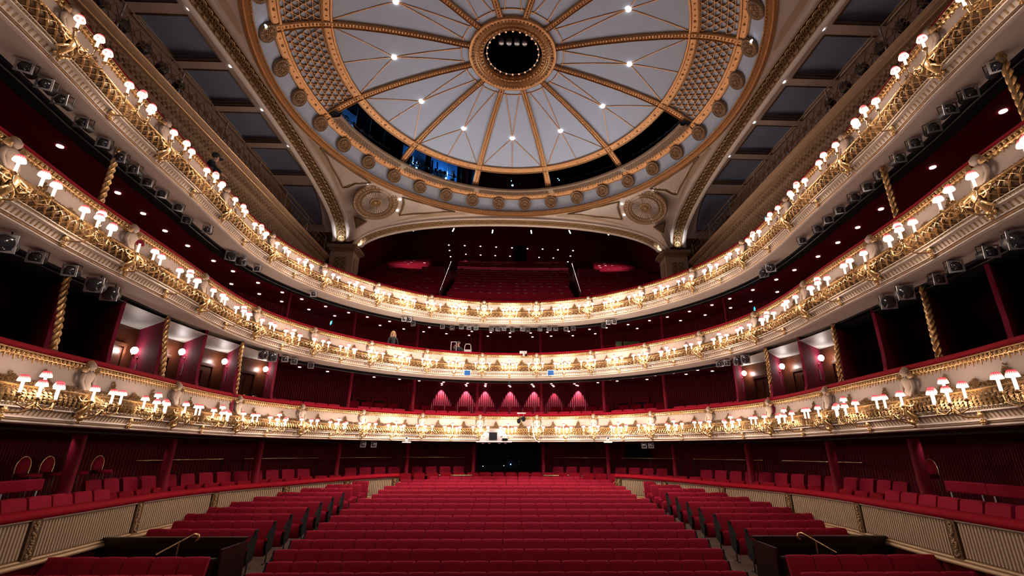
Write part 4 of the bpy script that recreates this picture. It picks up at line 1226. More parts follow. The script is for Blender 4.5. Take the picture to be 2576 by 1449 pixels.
# dark timber walls in front of the wings, with brass handrails
for sg, sn in ((-1, 'left'), (1, 'right')):
    t = thing('timber_wall', 'dark polished timber wall in front of the %s wing of seats' % sn, 'partition', (sg * 7.3, 11.25, floor_z(11.25)))
    b0 = t.location
    mb = MB(); mb.box((0, 0, 0.62), (3.2, 0.06, 1.24)); mb.build('panel', 'wood', t)
    mb = MB(); mb.box((0, 0, 1.26), (3.3, 0.13, 0.045)); mb.build('top_rail', 'wood', t)
    mb = MB()
    for x in (-1.1, 0, 1.1): mb.box((x, -0.035, 0.70), (0.95, 0.012, 0.62))
    mb.box((0, -0.045, 1.08), (3.2, 0.02, 0.02)); mb.build('raised_panel', 'wood', t)
    mb = MB(); mb.box((-sg * 1.62, -0.45, 0.60), (0.06, 0.9, 1.2)); mb.build('end_panel', 'wood', t)
    t = thing('timber_wall', 'lower dark timber wall behind the short front %s row of seats' % sn, 'partition', (sg * 7.75, 10.25, floor_z(10.25)))
    mb = MB(); mb.box((0, 0, 0.56), (4.0, 0.06, 1.12)); mb.build('panel', 'wood', t)
    mb = MB(); mb.box((0, 0, 1.14), (4.1, 0.12, 0.04)); mb.build('top_rail', 'wood', t)
    t = thing('stair_handrail', 'curled brass handrail on the %s timber wall by the aisle' % sn, 'handrail', (sg * 6.55, 10.65, floor_z(10.65)))
    mb = MB(); mb.tube([(sg * 0.42, -0.25, 1.16), (sg * -0.02, 0, 1.45), (sg * -0.10, 0.02, 1.49), (sg * -0.17, 0.02, 1.47), (sg * -0.19, 0.02, 1.40), (sg * -0.14, 0.02, 1.36)], 0.022, 8); mb.build('rail', 'brass', t, True)
    mb = MB(); mb.tube([(sg * 0.12, -0.1, 0.0), (sg * 0.12, -0.1, 1.34)], 0.014, 6); mb.build('post', 'brass', t, True)

# ================================================================== STALLS CIRCLE AND TIER SEATS
def tier_seat(s, o, z, lab, grp, dark=False):
    x, y, zz = P(s, o, z)
    t = thing('balcony_theatre_seat' if z > 0 else 'circle_theatre_seat', lab, 'seat', (x, y, z - 0.96), heading(s), grp)  # theatre seats from the stalls meshes, not armchairs, named by level
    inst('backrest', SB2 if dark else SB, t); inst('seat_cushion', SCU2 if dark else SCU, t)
    inst('armrest', SAR, t, (-0.27, 0, 0)); inst('leg', SLE, t, (-0.27, 0, 0))
    return t


for sg, sn in ((-1, 'left'), (1, 'right')):
    for gi, (a, n) in enumerate(((12.2, 4), (9.5, 5), (7.45, 4), (4.2, 4), (1.75, 4))):
        for k in range(n):
            tier_seat(sg * (a + 0.25 + k * 0.53), -1.75, -0.70, 'lit red seat under the lowest balcony, %s %s cluster from centre, %s outward' % (sn, ORD[4 - gi], ORD[k]), sn + ' stalls circle seats')
    for k in range(7):
        tier_seat(sg * (14.55 + k * 0.56), -1.15, -0.88, 'red seat just behind the %s side rail of stalls circle, %s from the back' % (sn, ORD[k]), sn + ' side stalls circle seats')
    for gi, (a, n, z) in enumerate(((1.55, 2, 1.80), (4.3, 4, 1.80), (7.0, 6, 1.82))):
        a0 = {0: 1.55, 1: 4.3, 2: 6.95}[gi]; n = {0: 5, 1: 4, 2: 6}[gi]
        for k in range(n):
            tier_seat(sg * (a0 + 0.12 + (k + .5) * 0.49), -0.95, 1.80, 'red seat behind lowest balcony rail, %s %s cluster from centre, %s outward' % (sn, ORD[gi + 1], ORD[k]), sn + ' lowest balcony front seats')
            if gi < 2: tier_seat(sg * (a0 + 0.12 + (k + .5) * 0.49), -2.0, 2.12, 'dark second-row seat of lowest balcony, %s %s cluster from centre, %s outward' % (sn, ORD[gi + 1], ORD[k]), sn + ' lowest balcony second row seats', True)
    # padded benches at the sides of the stalls circle
    for r, (o_, z) in enumerate(((-2.0, -0.62),)):
        for k in range(5):
            s = sg * (15.7 + 1.12 * k); x, y, _ = P(s, o_, 0)
            t = thing('padded_bench', 'long red padded bench back beside %s wall, %s from the back of the house' % (sn, ORD[k]), 'bench', (x, y, -1.42), heading(s), sn + ' padded benches')
            mb = MB(); mb.box((0, 0, 0.70), (1.08, 0.09, 0.24)); bo = mb.build('backrest', 'velvet', t)
            bv = bo.modifiers.new('b', 'BEVEL'); bv.width = 0.03; bv.segments = 2
            mb = MB(); mb.box((0, -0.25, 0.42), (1.08, 0.40, 0.09)); mb.build('seat', 'velvet', t)
            for dx in (-0.4, 0.4):
                mb = MB(); mb.box((dx, -0.02, 0.29), (0.035, 0.05, 0.58)); mb.build('leg', 'steel', t)
for k in range(6):
    tier_seat(-1.30 + 0.52 * k, -0.95, 1.80, 'red seat behind lowest balcony rail in the central cluster, %s from left' % ORD[k], 'central lowest balcony front seats')
    tier_seat(-1.30 + 0.52 * k, -2.0, 2.14, 'spotlit red seat in second row at centre of lowest balcony, %s from left' % ORD[k], 'central lowest balcony second row seats')
# continuous row of low seat backs behind the stalls rail
its = []
s = -14.2
while s < 14.2:
    if abs(s) > 0.1: its.append((LB, P(s, -1.2, -1.93 + 0.0 + 0.02 * (1 if abs(s) < 8 else -1)), heading(s)))
    s += 0.53
o = merge('front_row_seat_backs', its, 'velvet_shaded'); tag(o, 'low front row of dark red seat backs hidden behind stalls circle rail', 'seats', kind='stuff')

for i, s in enumerate((-18.3, -15.8, -12.9, -10.6, -8.3, -5.0, -2.6, 2.6, 5.0, 8.3, 10.6, 12.9, 15.8, 18.3)):
    p = P(s, -1.35, 0.44)
    mb = MB(); mb.lathe((0, 0, 0), [(0.05, 0.02), (0.05, -0.006), (0.02, -0.01)], 12)
    o = tag(mb.build('downlight', 'dimlight', None, False, p), 'dim recessed downlight over stalls circle seats, %s from left' % ORD[i], 'ceiling light', 'downlights over the stalls circle')
    spot('circle_light', (0, 0, -0.03), (P(s, -1.75, 0)[0] - p[0], P(s, -1.75, 0)[1] - p[1], -1.1), 11, (1, 0.80, 0.78), 100, 0.8, 0.03).parent = o


# columns
def column(s, o, z0, z1, r, lab, grp):
    x, y, _ = P(s, o, 0)
    t = thing('column', lab, 'column', (x, y, z0), 0, grp)
    mb = MB(); mb.lathe((0, 0, 0), [(r, 0), (r, z1 - z0)], 16, cap=False); mb.build('shaft', 'wallred', t, True)
    mb = MB(); mb.lathe((0, 0, 0), [(r * 1.4, 0), (r * 1.4, 0.10), (r, 0.16)], 16); mb.build('base', 'wallred', t, True)


for sg, sn in ((-1, 'left'), (1, 'right')):
    for i, s in enumerate((1.45, 4.1, 6.75, 9.6, 12.5, 15.5)):
        column(sg * s, -1.3, -1.70, 0.47, 0.085 if s < 7 else 0.12, 'slim red column under lowest balcony, %s %s of centre' % (ORD[i], sn), 'stalls circle columns')
    for i, s in enumerate((1.35, 4.05, 6.7, 9.4)):
        column(sg * s, -1.5, 3.5, 6.02, 0.075, 'slim dark red column under top balcony, %s %s of centre' % (ORD[i], sn), 'middle balcony columns')
    for i, s in enumerate((1.4, 4.1, 6.7)):
        column(sg * s, -1.15, 0.62, 3.34, 0.075, 'slim red column among lowest balcony seats, %s %s of centre' % (ORD[i], sn), 'lowest balcony columns')
# control room window under the balcony at the back
t = thing('control_room', 'dark control room window at centre back of the stalls', 'window', (0, 24.35, -0.8))
mb = MB()
for c_, d in (((0, 0, -0.05), (3.1, 0.2, 0.12)), ((0, 0, 1.02), (3.1, 0.2, 0.12)), ((-1.5, 0, 0.5), (0.12, 0.2, 1.1)), ((1.5, 0, 0.5), (0.12, 0.2, 1.1))): mb.box(c_, d)
mb.build('frame', 'black', t)
mb = MB(); mb.box((0, 0.06, 0.5), (2.9, 0.02, 1.0)); mb.build('pane', 'black', t)
mb = MB()
for x in (-0.75, -0.05, 0.72): mb.tube([(x, -0.05, 0.0), (x, -0.05, 0.95)], 0.012, 5)
mb.build('post', 'blackmetal', t)
for x, z, mk, r in ((-1.28, 0.07, 'exitwhite', 0.02), (-0.22, 0.10, 'exitwhite', 0.018), (0.12, 0.16, 'bluelamp', 0.025), (0.55, 0.30, 'steel', 0.05), (-0.02, 0.55, 'steel', 0.03), (1.1, 0.35, 'steel', 0.03)):
    mb = MB(); mb.blob((x, -0.06, z), r, 8, 5); mb.build('indicator_lamp' if r < .028 else 'reflector', mk, t, True)
# standing rails at the back of the stalls circle
for sg, sn in ((-1, 'left'), (1, 'right')):
    for i, (a, b_) in enumerate(((1.75, 4.0), (4.3, 6.4), (6.95, 9.3), (9.9, 12.2))):
        s0 = sg * (a + b_) / 2; x, y, _ = P(s0, -2.55, 0)
        t = thing('standing_rail', 'thin brass leaning rail behind %s stalls circle seats, %s from centre' % (sn, ORD[i]), 'rail', (x, y, -1.42))
        path = [Vector(P(sg * (a + (b_ - a) * k / 6), -2.55, -0.30)) - t.location for k in range(7)]
        mb = MB(); mb.tube(path, 0.022, 6); mb.build('rail', 'brass', t, True)
        mb = MB()
        for p_ in (path[0], path[3], path[6]): mb.tube([(p_[0], p_[1], 0), p_], 0.015, 5)
        mb.build('post', 'blackmetal', t)
# round-backed box chairs and bar stools
mb = MB(); R = []
def chair_meshes():
    mb = MB(); pts = [(0.19 * cos(q), 0.0, 0.62 + 0.23 * sin(q)) for q in [pi * k / 10 for k in range(11)]]
    mb.tube([(0.17, 0, 0.42)] + pts + [(-0.17, 0, 0.42)], 0.017, 6); rim = mb.mesh('back_frame', True)
    mb = MB(); mb.lathe((0, 0, 0), [(0.20, 0.40), (0.22, 0.43), (0.22, 0.47), (0.19, 0.49)], 14); st_ = mb.mesh('seat', True)
    mb = MB(); mb.lathe((0, 0.01, 0.64), [(0.17, -0.02), (0.18, 0.0), (0.17, 0.02)], 16, 'y', 1.0, 1.1); bk = mb.mesh('backrest', True)
    mb = MB(); mb.tube([(0, 0, 0.42), (0.0, 0, 0)], 0.014, 6); lg = mb.mesh('leg', True)
    return rim, st_, bk, lg
CR, CS, CB, CL = chair_meshes()
CR.materials.append(M['brass']); CS.materials.append(M['velvet']); CB.materials.append(M['velvet']); CL.materials.append(M['golddark'])


def round_chair(loc, rz, lab, grp, dz=0.0, name='box_chair'):
    t = thing(name, lab, 'chair' if name == 'box_chair' else 'stool', loc, rz, grp)
    inst('back_frame', CR, t, (0, 0.17, dz)); inst('seat', CS, t, (0, 0, dz)); inst('backrest', CB, t, (0, 0.17, dz))
    for x, y in ((-.15, -.15), (.15, -.15), (-.15, .15), (.15, .15)):
        l_ = inst('leg', CL, t, (x, y, 0))
        if dz: l_.scale = (1, 1, (0.42 + dz) / 0.42)
    return t


CP = {'left': [13.45, 12.35, 11.6, 10.75, 9.95 + .55], 'right': [13.45, 12.7, 14.6, 15.4, 17.2, 10.9, 11.5]}
for sn, sg in (('left', -1), ('right', 1)):
    for i, s in enumerate(sorted(CP[sn])):
        p = P(sg * s, -0.72, 0.80); round_chair(p, heading(sg * s) + (0.4 if i % 2 else -0.3), 'gilt-rimmed round-backed chair in %s boxes behind lowest balcony rail, %s from centre' % (sn, ORD[i]), sn + ' box chairs', 0.12)
for k in range(4):
    s = -14.9 + 0.62 * k; p = P(s, -2.5, -1.42)
    round_chair(p, heading(s), 'dark high stool with round back behind left stalls circle seats, %s from left' % ORD[k], 'left bar stools', 0.42, 'bar_stool')
p = P(14.35, -2.2, -1.42); round_chair(p, heading(14.35), 'high stool with padded round back behind right stalls circle seats', 'right bar stool', 0.42, 'bar_stool')

# ================================================================== BOXES OF THE LOWEST BALCONY
FRT = [(8.20, 16.02), (8.42, 14.2), (8.62, 12.75), (8.66, 11.3), (8.6, 9.85), (8.5, 8.4), (8.35, 6.95), (8.1, 5.5)]
BCK = [(8.92, 16.9), (9.55, 15.4), (9.95, 13.85), (10.1, 12.3), (10.1, 10.85), (10.0, 9.4), (9.85, 7.95), (9.6, 6.5)]
LPX = {-1: [(672, 930), (570, 911), (465, 887), (347, 884)], 1: [(1870, 940), (1960, 923), (2059, 902)]}
BC = 3.12
for sg, sn in ((-1, 'left'), (1, 'right')):
    for i, ((fx, fy), (bx, by)) in enumerate(zip(FRT, BCK)):
        d = Vector((bx - fx, by - fy, 0)); L = d.length; d.normalize(); nn = Vector((d.y, -d.x, 0)) * 0.035
        prof = [(-0.18, 0.62), (-0.28, 1.50), (-0.26, 1.62), (-0.10, 1.80), (-0.02, 2.15), (0.0, BC + 0.2), (L, BC + 0.2), (L, 0.62)]
        mb = MB(); mb.rings([[(sg * (fx + d.x * u + nn.x * q), fy + d.y * u + nn.y * q, z) for u, z in prof] for q in (-1, 1)])
        struct('wall_box_%s' % sn, mb, 'boxwall')
        if i in (1, 3, 5):
            s = sg * {1: 11.95, 3: 15.25, 5: 18.25}[i]; x, y, _ = P(s, -0.16, 0)
            t = thing('twisted_column', 'gilt barley-twist column standing on the %s lowest balcony rail, %s from centre' % (sn, ORD[i // 2]), 'column', (x, y, 1.62))
            top = Vector((sg * (fx - 0.02), fy - 0.05, BC + 0.1)) - t.location
            mb = MB(); R = []
            for k in range(60):
                f = k / 59; z = top.z * f; tw = z * 11; e_ = 0.5 - 0.5 * cos(pi * f)
                R.append([((0.046 + 0.016 * cos(4 * q)) * cos(q + tw) + top.x * e_, (0.046 + 0.016 * cos(4 * q)) * sin(q + tw) + top.y * e_, z) for q in [2 * pi * j / 16 for j in range(16)]])
            mb.rings(R); mb.build('shaft', 'gold', t, True)
            mb = MB(); mb.lathe((0, 0, -0.02), [(0.085, 0), (0.085, 0.04), (0.06, 0.07)], 12); mb.build('base', 'golddark', t, True)
        lit = i < len(LPX[sg])
        if lit:
            u = L * 0.74; wx, wy = fx + d.x * u, fy + d.y * u
            off = Vector((d.y, -d.x, 0)); off = off if off.y < 0 else -off      # the face turned to the stage
            tz = at_y(LPX[sg][i][0], LPX[sg][i][1], wy - 0.1).z
            t = thing('wall_lamp', 'opal glass wall lamp on pink partition in %s boxes, %s from the rear' % (sn, ORD[i]), 'wall lamp', (sg * (wx + off.x * .04), wy + off.y * .04, tz))
            ox, oy = sg * off.x, off.y
            mb = MB(); mb.blob((ox * 0.10, oy * 0.10, 0.02), 0.085, 12, 8, (1, 1, 1.15)); mb.build('globe', 'globe', t, True)
            mb = MB(); mb.lathe((ox * 0.10, oy * 0.10, -0.13), [(0.02, 0), (0.05, 0.03), (0.045, 0.05)], 10); mb.tube([(0, 0, -0.16), (ox * 0.05, oy * 0.05, -0.18), (ox * 0.1, oy * 0.1, -0.11)], 0.01, 6); mb.blob((0.0, 0, -0.16), 0.03, 8, 5); mb.build('bracket', 'brass', t, True)
            point('box_light', (ox * 0.22, oy * 0.22, 0.0), BOX_W, (1.0, 0.88, 0.84), 0.07, t)
            mb = MB(); mb.box((0, 0, 0), (0.10, 0.012, 0.34), atan2(d.y, sg * d.x)); tag(mb.build('notice_plate', 'whitemark', None, False, (sg * (wx - d.x * 0.08 + off.x * .045), wy - d.y * 0.08 + off.y * .045, tz - 0.50)), 'small grey notice plate under wall lamp in %s boxes, %s from the rear' % (sn, ORD[i]), 'notice')
        # back wall of the box between this partition and the next, with its door
        if i + 1 < len(FRT):
            a = Vector((BCK[i + 1][0], BCK[i + 1][1], 0)); b_ = Vector((bx, by, 0)); dd = (b_ - a).normalized(); W_ = (b_ - a).length
            def Q3(u, o_, z): return (sg * (a.x + dd.x * u + dd.y * -o_), a.y + dd.y * u + dd.x * o_, z)
            mb = MB(); mb.rings([[Q3(0, 0, 0.62), Q3(0, 0, BC + .1)], [Q3(W_, 0, 0.62), Q3(W_, 0, BC + .1)]], closed=False)
            struct('wall_panelled_%s' % sn, mb, 'door' if i < len(LPX[sg]) else 'wallred')
            mb = MB(); mb.add([(sg * (fx - .05), fy, BC), (sg * bx, by, BC), (sg * a.x, a.y, BC), (sg * (FRT[i + 1][0] - .05), FRT[i + 1][1], BC)], [(0, 1, 2, 3)])
            struct('ceiling_box_%s' % sn, mb, 'boxceil' if i < len(LPX[sg]) else 'black')  # boxes without a lamp: their darkness is put into the ceiling colour
            mid = Q3(W_ * 0.42, 0, 0.62); ang = atan2(dd.y, sg * dd.x)
            t = thing('panelled_door', 'mahogany panelled door at the back of %s box, %s from the rear' % (sn, ORD[i]), 'door', mid, ang)
            f_ = 1 if (Matrix.Rotation(ang, 3, 'Z') @ Vector((0, -1, 0))).x * sg < 0 else -1
            mb = MB(); mb.box((0, -0.03 * f_, 0.95), (0.74, 0.05, 1.9)); mb.build('leaf', 'door', t)
            mb = MB()
            for zc, hh in ((1.40, 0.80), (0.50, 0.60)):
                for x_ in (-0.17, 0.17): mb.box((x_, -0.065 * f_, zc), (0.25, 0.02, hh))
            mb.build('raised_panel', 'door', t)
            mb = MB(); mb.box((-0.41, -0.05 * f_, 0.98), (0.07, 0.08, 2.0)); mb.box((0.41, -0.05 * f_, 0.98), (0.07, 0.08, 2.0)); mb.box((0, -0.05 * f_, 1.98), (0.90, 0.09, 0.09)); mb.build('door_frame', 'door', t)
            mb = MB(); mb.blob((0.3, -0.09 * f_, 0.95), 0.025, 8, 5); mb.build('door_handle', 'brass', t, True)

for (a, b_, lab) in ((253, 500, 'left'), (2254, 541, 'right'), (2561, 250, 'far right')):
    s, _ = onplan(a, b_, -0.3); x, y, _ = P(s, -0.3, 0)
    t = thing('twisted_column', 'dim gilt barley-twist column behind the middle balcony rail, %s side' % lab, 'column', (x, y, 4.5))
    mb = MB(); R = []
    for k in range(48):
        z = 1.5 * k / 47; tw = z * 11
        R.append([((0.046 + 0.016 * cos(4 * q)) * cos(q + tw), (0.046 + 0.016 * cos(4 * q)) * sin(q + tw), z) for q in [2 * pi * j / 16 for j in range(16)]])
    mb.rings(R); mb.build('shaft', 'gold', t, True)
    mb = MB(); mb.lathe((0, 0, -0.02), [(0.085, 0), (0.085, 0.04), (0.06, 0.07)], 12); mb.build('base', 'golddark', t, True)
# ================================================================== DOWNLIGHTS
A_PX = [(150.5, 369), (296, 486), (360, 538), (415, 581.5), (472, 619), (537, 657), (586, 683), (582, 715), (649, 712), (652, 740), (710, 736), (708.5, 759), (759, 753), (777, 779), (819, 771.5), (842, 795), (877, 787), (924, 798), (980, 809), (956, 819), (1015.6, 828), (1080, 824), (1065.6, 835), (1137, 828), (1123, 840), (1187, 834), (1180, 844), (1234.7, 836.5), (1227, 846), (1283, 838), (1283, 847.6), (1335, 838), (1339.5, 848), (1377, 836), (1386.5, 846), (1431, 834), (1441, 845), (1483, 829), (1497.5, 840), (1525.5, 825), (1580, 817), (1603, 827), (1634, 807), (1679, 798), (1712, 807), (1734.6, 784), (1774, 793), (1791, 768), (1838, 775), (1836, 752), (1888.5, 759), (1894, 730), (1955.5, 735), (1953, 704), (1998.7, 680), (2058, 646), (2108, 611), (2158, 573), (2216.5, 526.7), (2346.7, 422), (2524, 281)]
B_PX = [(30.4, 661), (211, 740), (341.6, 797), (452, 838), (548.5, 868), (644, 892), (796, 922), (824, 935), (753.5, 924), (905.6, 938), (941, 949), (965, 945), (1005, 954.5), (1023, 951), (1054.5, 958.5), (1070, 954.5), (1125.6, 958.7), (1116, 961.6), (1111.5, 965), (1181.6, 961.6), (1176, 964.5), (1172, 968), (1226, 963), (1222, 966), (1221, 970), (1280.6, 963.5), (1281, 967), (1281, 970.5), (1335, 963), (1338, 967), (1341, 970.5), (1379, 963), (1387, 966), (1390.5, 970), (1434.7, 961), (1445, 966), (1450, 969.6), (1490, 958.7), (1504, 963), (1534.6, 956), (1552.6, 959), (1591, 951), (1627.7, 955), (1648, 945), (1694, 939), (1726, 942), (1755, 931.5), (1792, 934), (1816, 921), (1893.5, 904.5), (1981.5, 883), (2074.5, 855), (2175, 818), (2291.6, 768.5), (2447, 700)]
G_PX = [(263, 1081), (2233, 1093), (2297, 1089.5), (2484, 1078)]
mb = MB(); mb.lathe((0, 0, 0), [(0.062, 0.03), (0.062, -0.004), (0.052, -0.010), (0.02, -0.010)], 14)
dl_me = mb.mesh('downlight', False); dl_me.materials.append(M['downlight'])
dl_dim = dl_me.copy(); dl_dim.materials[0] = M['dimlight']
for nm, L, z, me in (('middle balcony ceiling', A_PX, 6.0, dl_me), ('lowest balcony ceiling', B_PX, 3.30, dl_me), ('stalls circle ceiling', G_PX, 0.43, dl_dim)):
    for i, (a, b_) in enumerate(sorted(L)):
        p = at_z(a, b_, z)
        tag(inst('downlight', me, None, p), 'round recessed downlight in %s, %s from the left' % (nm, ORD[i]), 'ceiling light', 'downlights in the ' + nm)
# spots washing the back wall at the centre of the lowest balcony
for i, (a, yy) in enumerate(((1109, 1015), (1171, 1018), (1220, 1015), (1282, 1018), (1341, 1015), (1392, 1030), (1451, 1012))):
    q = at_y(a, 975, 24.25); s, _ = onplan(a, 970, -3.0)
    p = P(s, -3.02, 3.28)
    mb = MB(); mb.lathe((0, 0, 0), [(0.05, 0.03), (0.05, -0.01), (0.02, -0.01)], 12)
    o = tag(mb.build('wall_washer', 'downlight', None, False, p), 'recessed spot washing the ribbed red wall at centre back, %s from left' % ORD[i], 'ceiling light', 'wall washing spots')
    spot('wash_light', (0, 0, -0.03), (0, (0.16 if i != 5 else 0.02), -1), WASH_W * (0.55 if i == 5 else 1.0), (1.0, 0.80, 0.76), 62, 0.45, 0.02).parent = o

# ================================================================== AMPHITHEATRE (dark raked seating seen through the rear arch)
def az_(y): return 5.95 + (y - 20.5) * 0.60
mb = MB(); y = 21.4
while y < 34.6:
    z = az_(y); r2 = 8.85 ** 2 - (y - 13.0) ** 2; xi = sqrt(r2) if r2 > 0 else 0.0
    for a, b_ in (((-9.6, -xi), (xi, 9.6)) if xi > 0.2 else ((-9.6, 9.6),)):
        if b_ - a > 0.3: mb.rings([[(x, y, max(6.22, z - 0.6)), (x, y, z - 0.05), (x, y + 0.80, z - 0.05)] for x in (a, b_)], closed=False)
    y += 0.80
struct('floor_amphitheatre', mb, 'carpet')
mb = MB(); mb.rings([[(x, y_, z_) for y_, z_ in ((21.0, 12.2), (24.0, 12.9), (24.2, 14.0), (35.0, 17.8), (35.0, 13.0))] for x in (-10, 10)], closed=False)
struct('ceiling_amphitheatre', mb, 'wallred')
for sg, sn in ((-1, 'left'), (1, 'right')):
    mb = MB(); mb.rings([[(sg * 9.6, 20.4, z), (sg * 9.6, 35.0, z)] for z in (5.9, 18)], closed=False); struct('wall_amphitheatre_' + sn, mb, 'wallred')
# seats: the mass of them is too small to pick apart
its = []
row = 0; y = 20.75
AMF = []
while y < 34.3:
    z = az_(y)
    w_b = 3.35 + max(0, y - 25) * 0.11
    for blk in ((-9.2, -w_b - (2.2 if y > 27.3 else 0.6)), (-w_b, w_b), (w_b + (2.2 if y > 27.3 else 0.6), 9.2)):
        x = blk[0] + 0.25
        while x < blk[1]:
            cv = -0.03 * (x / 3) ** 2
            if (y + cv > 20.9 or abs(x) > 7.8) and math.hypot(x, y - 13) > 8.9: AMF.append((x, y + cv * 2, z - 0.1, -x * 0.02, blk[0] == -w_b))
            x += 0.475
    y += 0.80; row += 1
mid_ = sorted([q for q in AMF if q[4] and q[1] > 23], key=lambda q: q[1])
o = merge('amphitheatre_seats', [(m_, (q[0], q[1], q[2]), q[3]) for q in AMF for m_ in (LB, LC)], 'velvet')
tag(o, 'banked rows of small dark red seats rising beyond the top balcony under the rear arch', 'seats', kind='stuff')
mb = MB()
for q in AMF:
    if random.random() < 0.55: mb.box((q[0] + 0.1, q[1] + 0.06, q[2] + 0.975), (0.16, 0.03, 0.018))
o = mb.build('seat_number_plates', 'steel'); tag(o, 'tiny metal seat plates glinting on the dark banked amphitheatre seats', 'plates', kind='stuff')
for sg, sn in ((-1, 'left'), (1, 'right')):
    t = thing('stair_wall', 'pinkish end wall of the %s amphitheatre stairway' % sn, 'wall', (sg * 5.15, 27.6, 9.95))
    mb = MB(); mb.box((0, 0, 0.75), (1.45, 0.2, 1.5)); mb.build('panel', 'boxwall', t)
    mb = MB(); mb.tube([(-0.75, -0.1, 1.5), (0.75, -0.1, 1.5)], 0.035, 6); mb.build('top_rail', 'rail', t, True)
    t = thing('stair_handrail', 'pale metal handrail beside the %s amphitheatre stairway' % sn, 'handrail', (sg * 3.75, 22.5, az_(22.5)))
    mb = MB(); mb.tube([(0, 0, 0.9), (sg * 1.0, 10.0, 0.9 + 6.0)], 0.02, 6)
    mb.build('rail', 'steel', t, True)
    mb = MB()
    for k in range(7): mb.tube([(sg * 0.15 * k, 1.5 * k, 0.9 * k - 0.05), (sg * 0.15 * k, 1.5 * k, 0.9 + 0.9 * k)], 0.015, 5)
    mb.build('post', 'steel', t)
    t = thing('safety_rail', 'thin red safety rail at the front of the %s amphitheatre stairs' % sn, 'rail', (sg * 4.45, 21.6, 7.0))
    mb = MB(); mb.tube([(-0.95, 0, 0.1), (-0.9, 0, 0.62), (0.0, 0, 0.62), (0.9, 0, 0.62), (0.95, 0, 0.1)], 0.022, 6); mb.build('rail', 'rail', t, True)
    for k in range(2):
        pass
t = thing('entrance_door', 'dark doorway at the top of the amphitheatre, right of centre', 'door', (0.65, 34.4, az_(34.2)))
mb = MB(); mb.box((0, 0, 1.1), (1.0, 0.1, 2.2)); mb.build('leaf', 'black', t)
mb = MB(); mb.box((1.0, 0, 1.1), (0.9, 0.12, 2.2)); mb.build('side_panel', 'boxwall', t)
AM1 = [(1129, 617), (1169, 618.4), (1208.6, 620), (1248, 622), (1288, 624), (1327, 626), (1365, 627), (1403.6, 629), (1441.6, 631)]
AM2 = [(1131, 630.5), (1133.5, 646), (1172, 640), (1209, 642), (1246, 643.5), (1283, 645), (1356, 648), (1392, 649.5), (1435, 644.5), (1428.6, 659)]
for nm, L, yy in (('front row', AM1, 30.5), ('rear rows', AM2, 33.4)):
    for i, (a, b_) in enumerate(sorted(L)):
        q = at_y(a, b_, yy)
        o = tag(inst('downlight', dl_me, None, q), 'small round downlight in amphitheatre ceiling, %s, %s from left' % (nm, ORD[i]), 'ceiling light', 'amphitheatre downlights')
        spot('amphi_light', (0, 0, -0.05), (0, -0.55, -1), 75, (1, 0.72, 0.72), 80, 0.8, 0.03).parent = o
for i, (a, b_) in enumerate(((1043, 577), (1140.5, 578), (1239, 582), (1336.5, 583), (1433, 583), (1528, 587))):
    q = at_y(a, b_, 22.6); q.z -= 0.02
    t = thing('track_spot', 'white tubular spot lamp hanging just under the rear arch, %s from left' % ORD[i], 'spot lamp', q, 0, 'spots under the rear arch')
    dx = (a - 1288) / 245 * 0.06
    mb = MB(); mb.tube([(-dx, 0, 0.10), (dx, -0.04, -0.10)], 0.028, 10); mb.build('tube', 'coldlamp', t, True)
    mb = MB(); mb.tube([(-dx, 0, 0.1), (-dx, 0.02, 0.45)], 0.01, 5); mb.build('hanger', 'blackmetal', t, True)
for sg, sn in ((-1, 'left'), (1, 'right')):
    q = (sg * 7.2, 27.6, 14.5)
    spot('side_bank_light', q, (sg * 6.9, 30.2, 12.4), 260, (1, 0.7, 0.72), 75, 0.9, 0.05)

# ================================================================== LANTERNS HUNG UNDER THE BALCONIES
for nm, T, tn in (('middle', 4.39, 'middle'), ('top', 7.06, 'top'), ('lowest', 1.51, 'lowest')):
    t = thing('lantern_bar', 'black lighting trough fixed under the %s balcony soffit' % tn, 'lighting bar', (0, 0, T - 1.3))
    mb = MB(); sweep(mb, [(-0.57, 0.17), (-0.57, 0.11), (-0.95, 0.09), (-0.98, 0.24)], -SE, SE, 0.5); mb.build('trough', 'black', t)
    if T > 2:
        mb = MB(); R = []
        mb.tube([P(s, -0.62, 0.05) for s in srange(-24, 24, 0.5)], 0.022, 6); mb.build('pipe', 'blackmetal', t, True)


def lantern_meshes():
    mb = MB(); mb.lathe((0, 0, 0), [(0.045, 0.26), (0.075, 0.22), (0.08, 0.02), (0.085, -0.02)], 14, 'y', cap=True); body = mb.mesh('body', True)
    mb = MB()
    for x, z, w_, h_ in ((0, 0.095, 0.22, 0.03), (0, -0.095, 0.22, 0.03), (0.095, 0, 0.03, 0.16), (-0.095, 0, 0.03, 0.16)): mb.box((x, -0.03, z), (w_, 0.012, h_))
    fr = mb.mesh('colour_frame')
    mb = MB(); mb.lathe((0, 0, 0), [(0.07, -0.025), (0.05, -0.045), (0.02, -0.052)], 14, 'y'); ln = mb.mesh('lens', True)
    mb = MB(); mb.tube([(-0.11, 0.1, 0), (-0.11, 0.1, 0.14), (0, 0.1, 0.17), (0.11, 0.1, 0.14), (0.11, 0.1, 0)], 0.008, 5); mb.tube([(0, 0.1, 0.17), (0, 0.1, 0.24)], 0.012, 6); yk = mb.mesh('yoke')
    mb = MB(); mb.lathe((0, 0, 0), [(0.06, 0.18), (0.13, 0.14), (0.15, 0.02), (0.155, -0.03)], 18, 'y'); b2 = mb.mesh('body', True)
    mb = MB(); mb.lathe((0, 0, 0), [(0.135, -0.035), (0.10, -0.06), (0.03, -0.07)], 18, 'y'); l2 = mb.mesh('lens', True)
    return body, fr, ln, yk, b2, l2


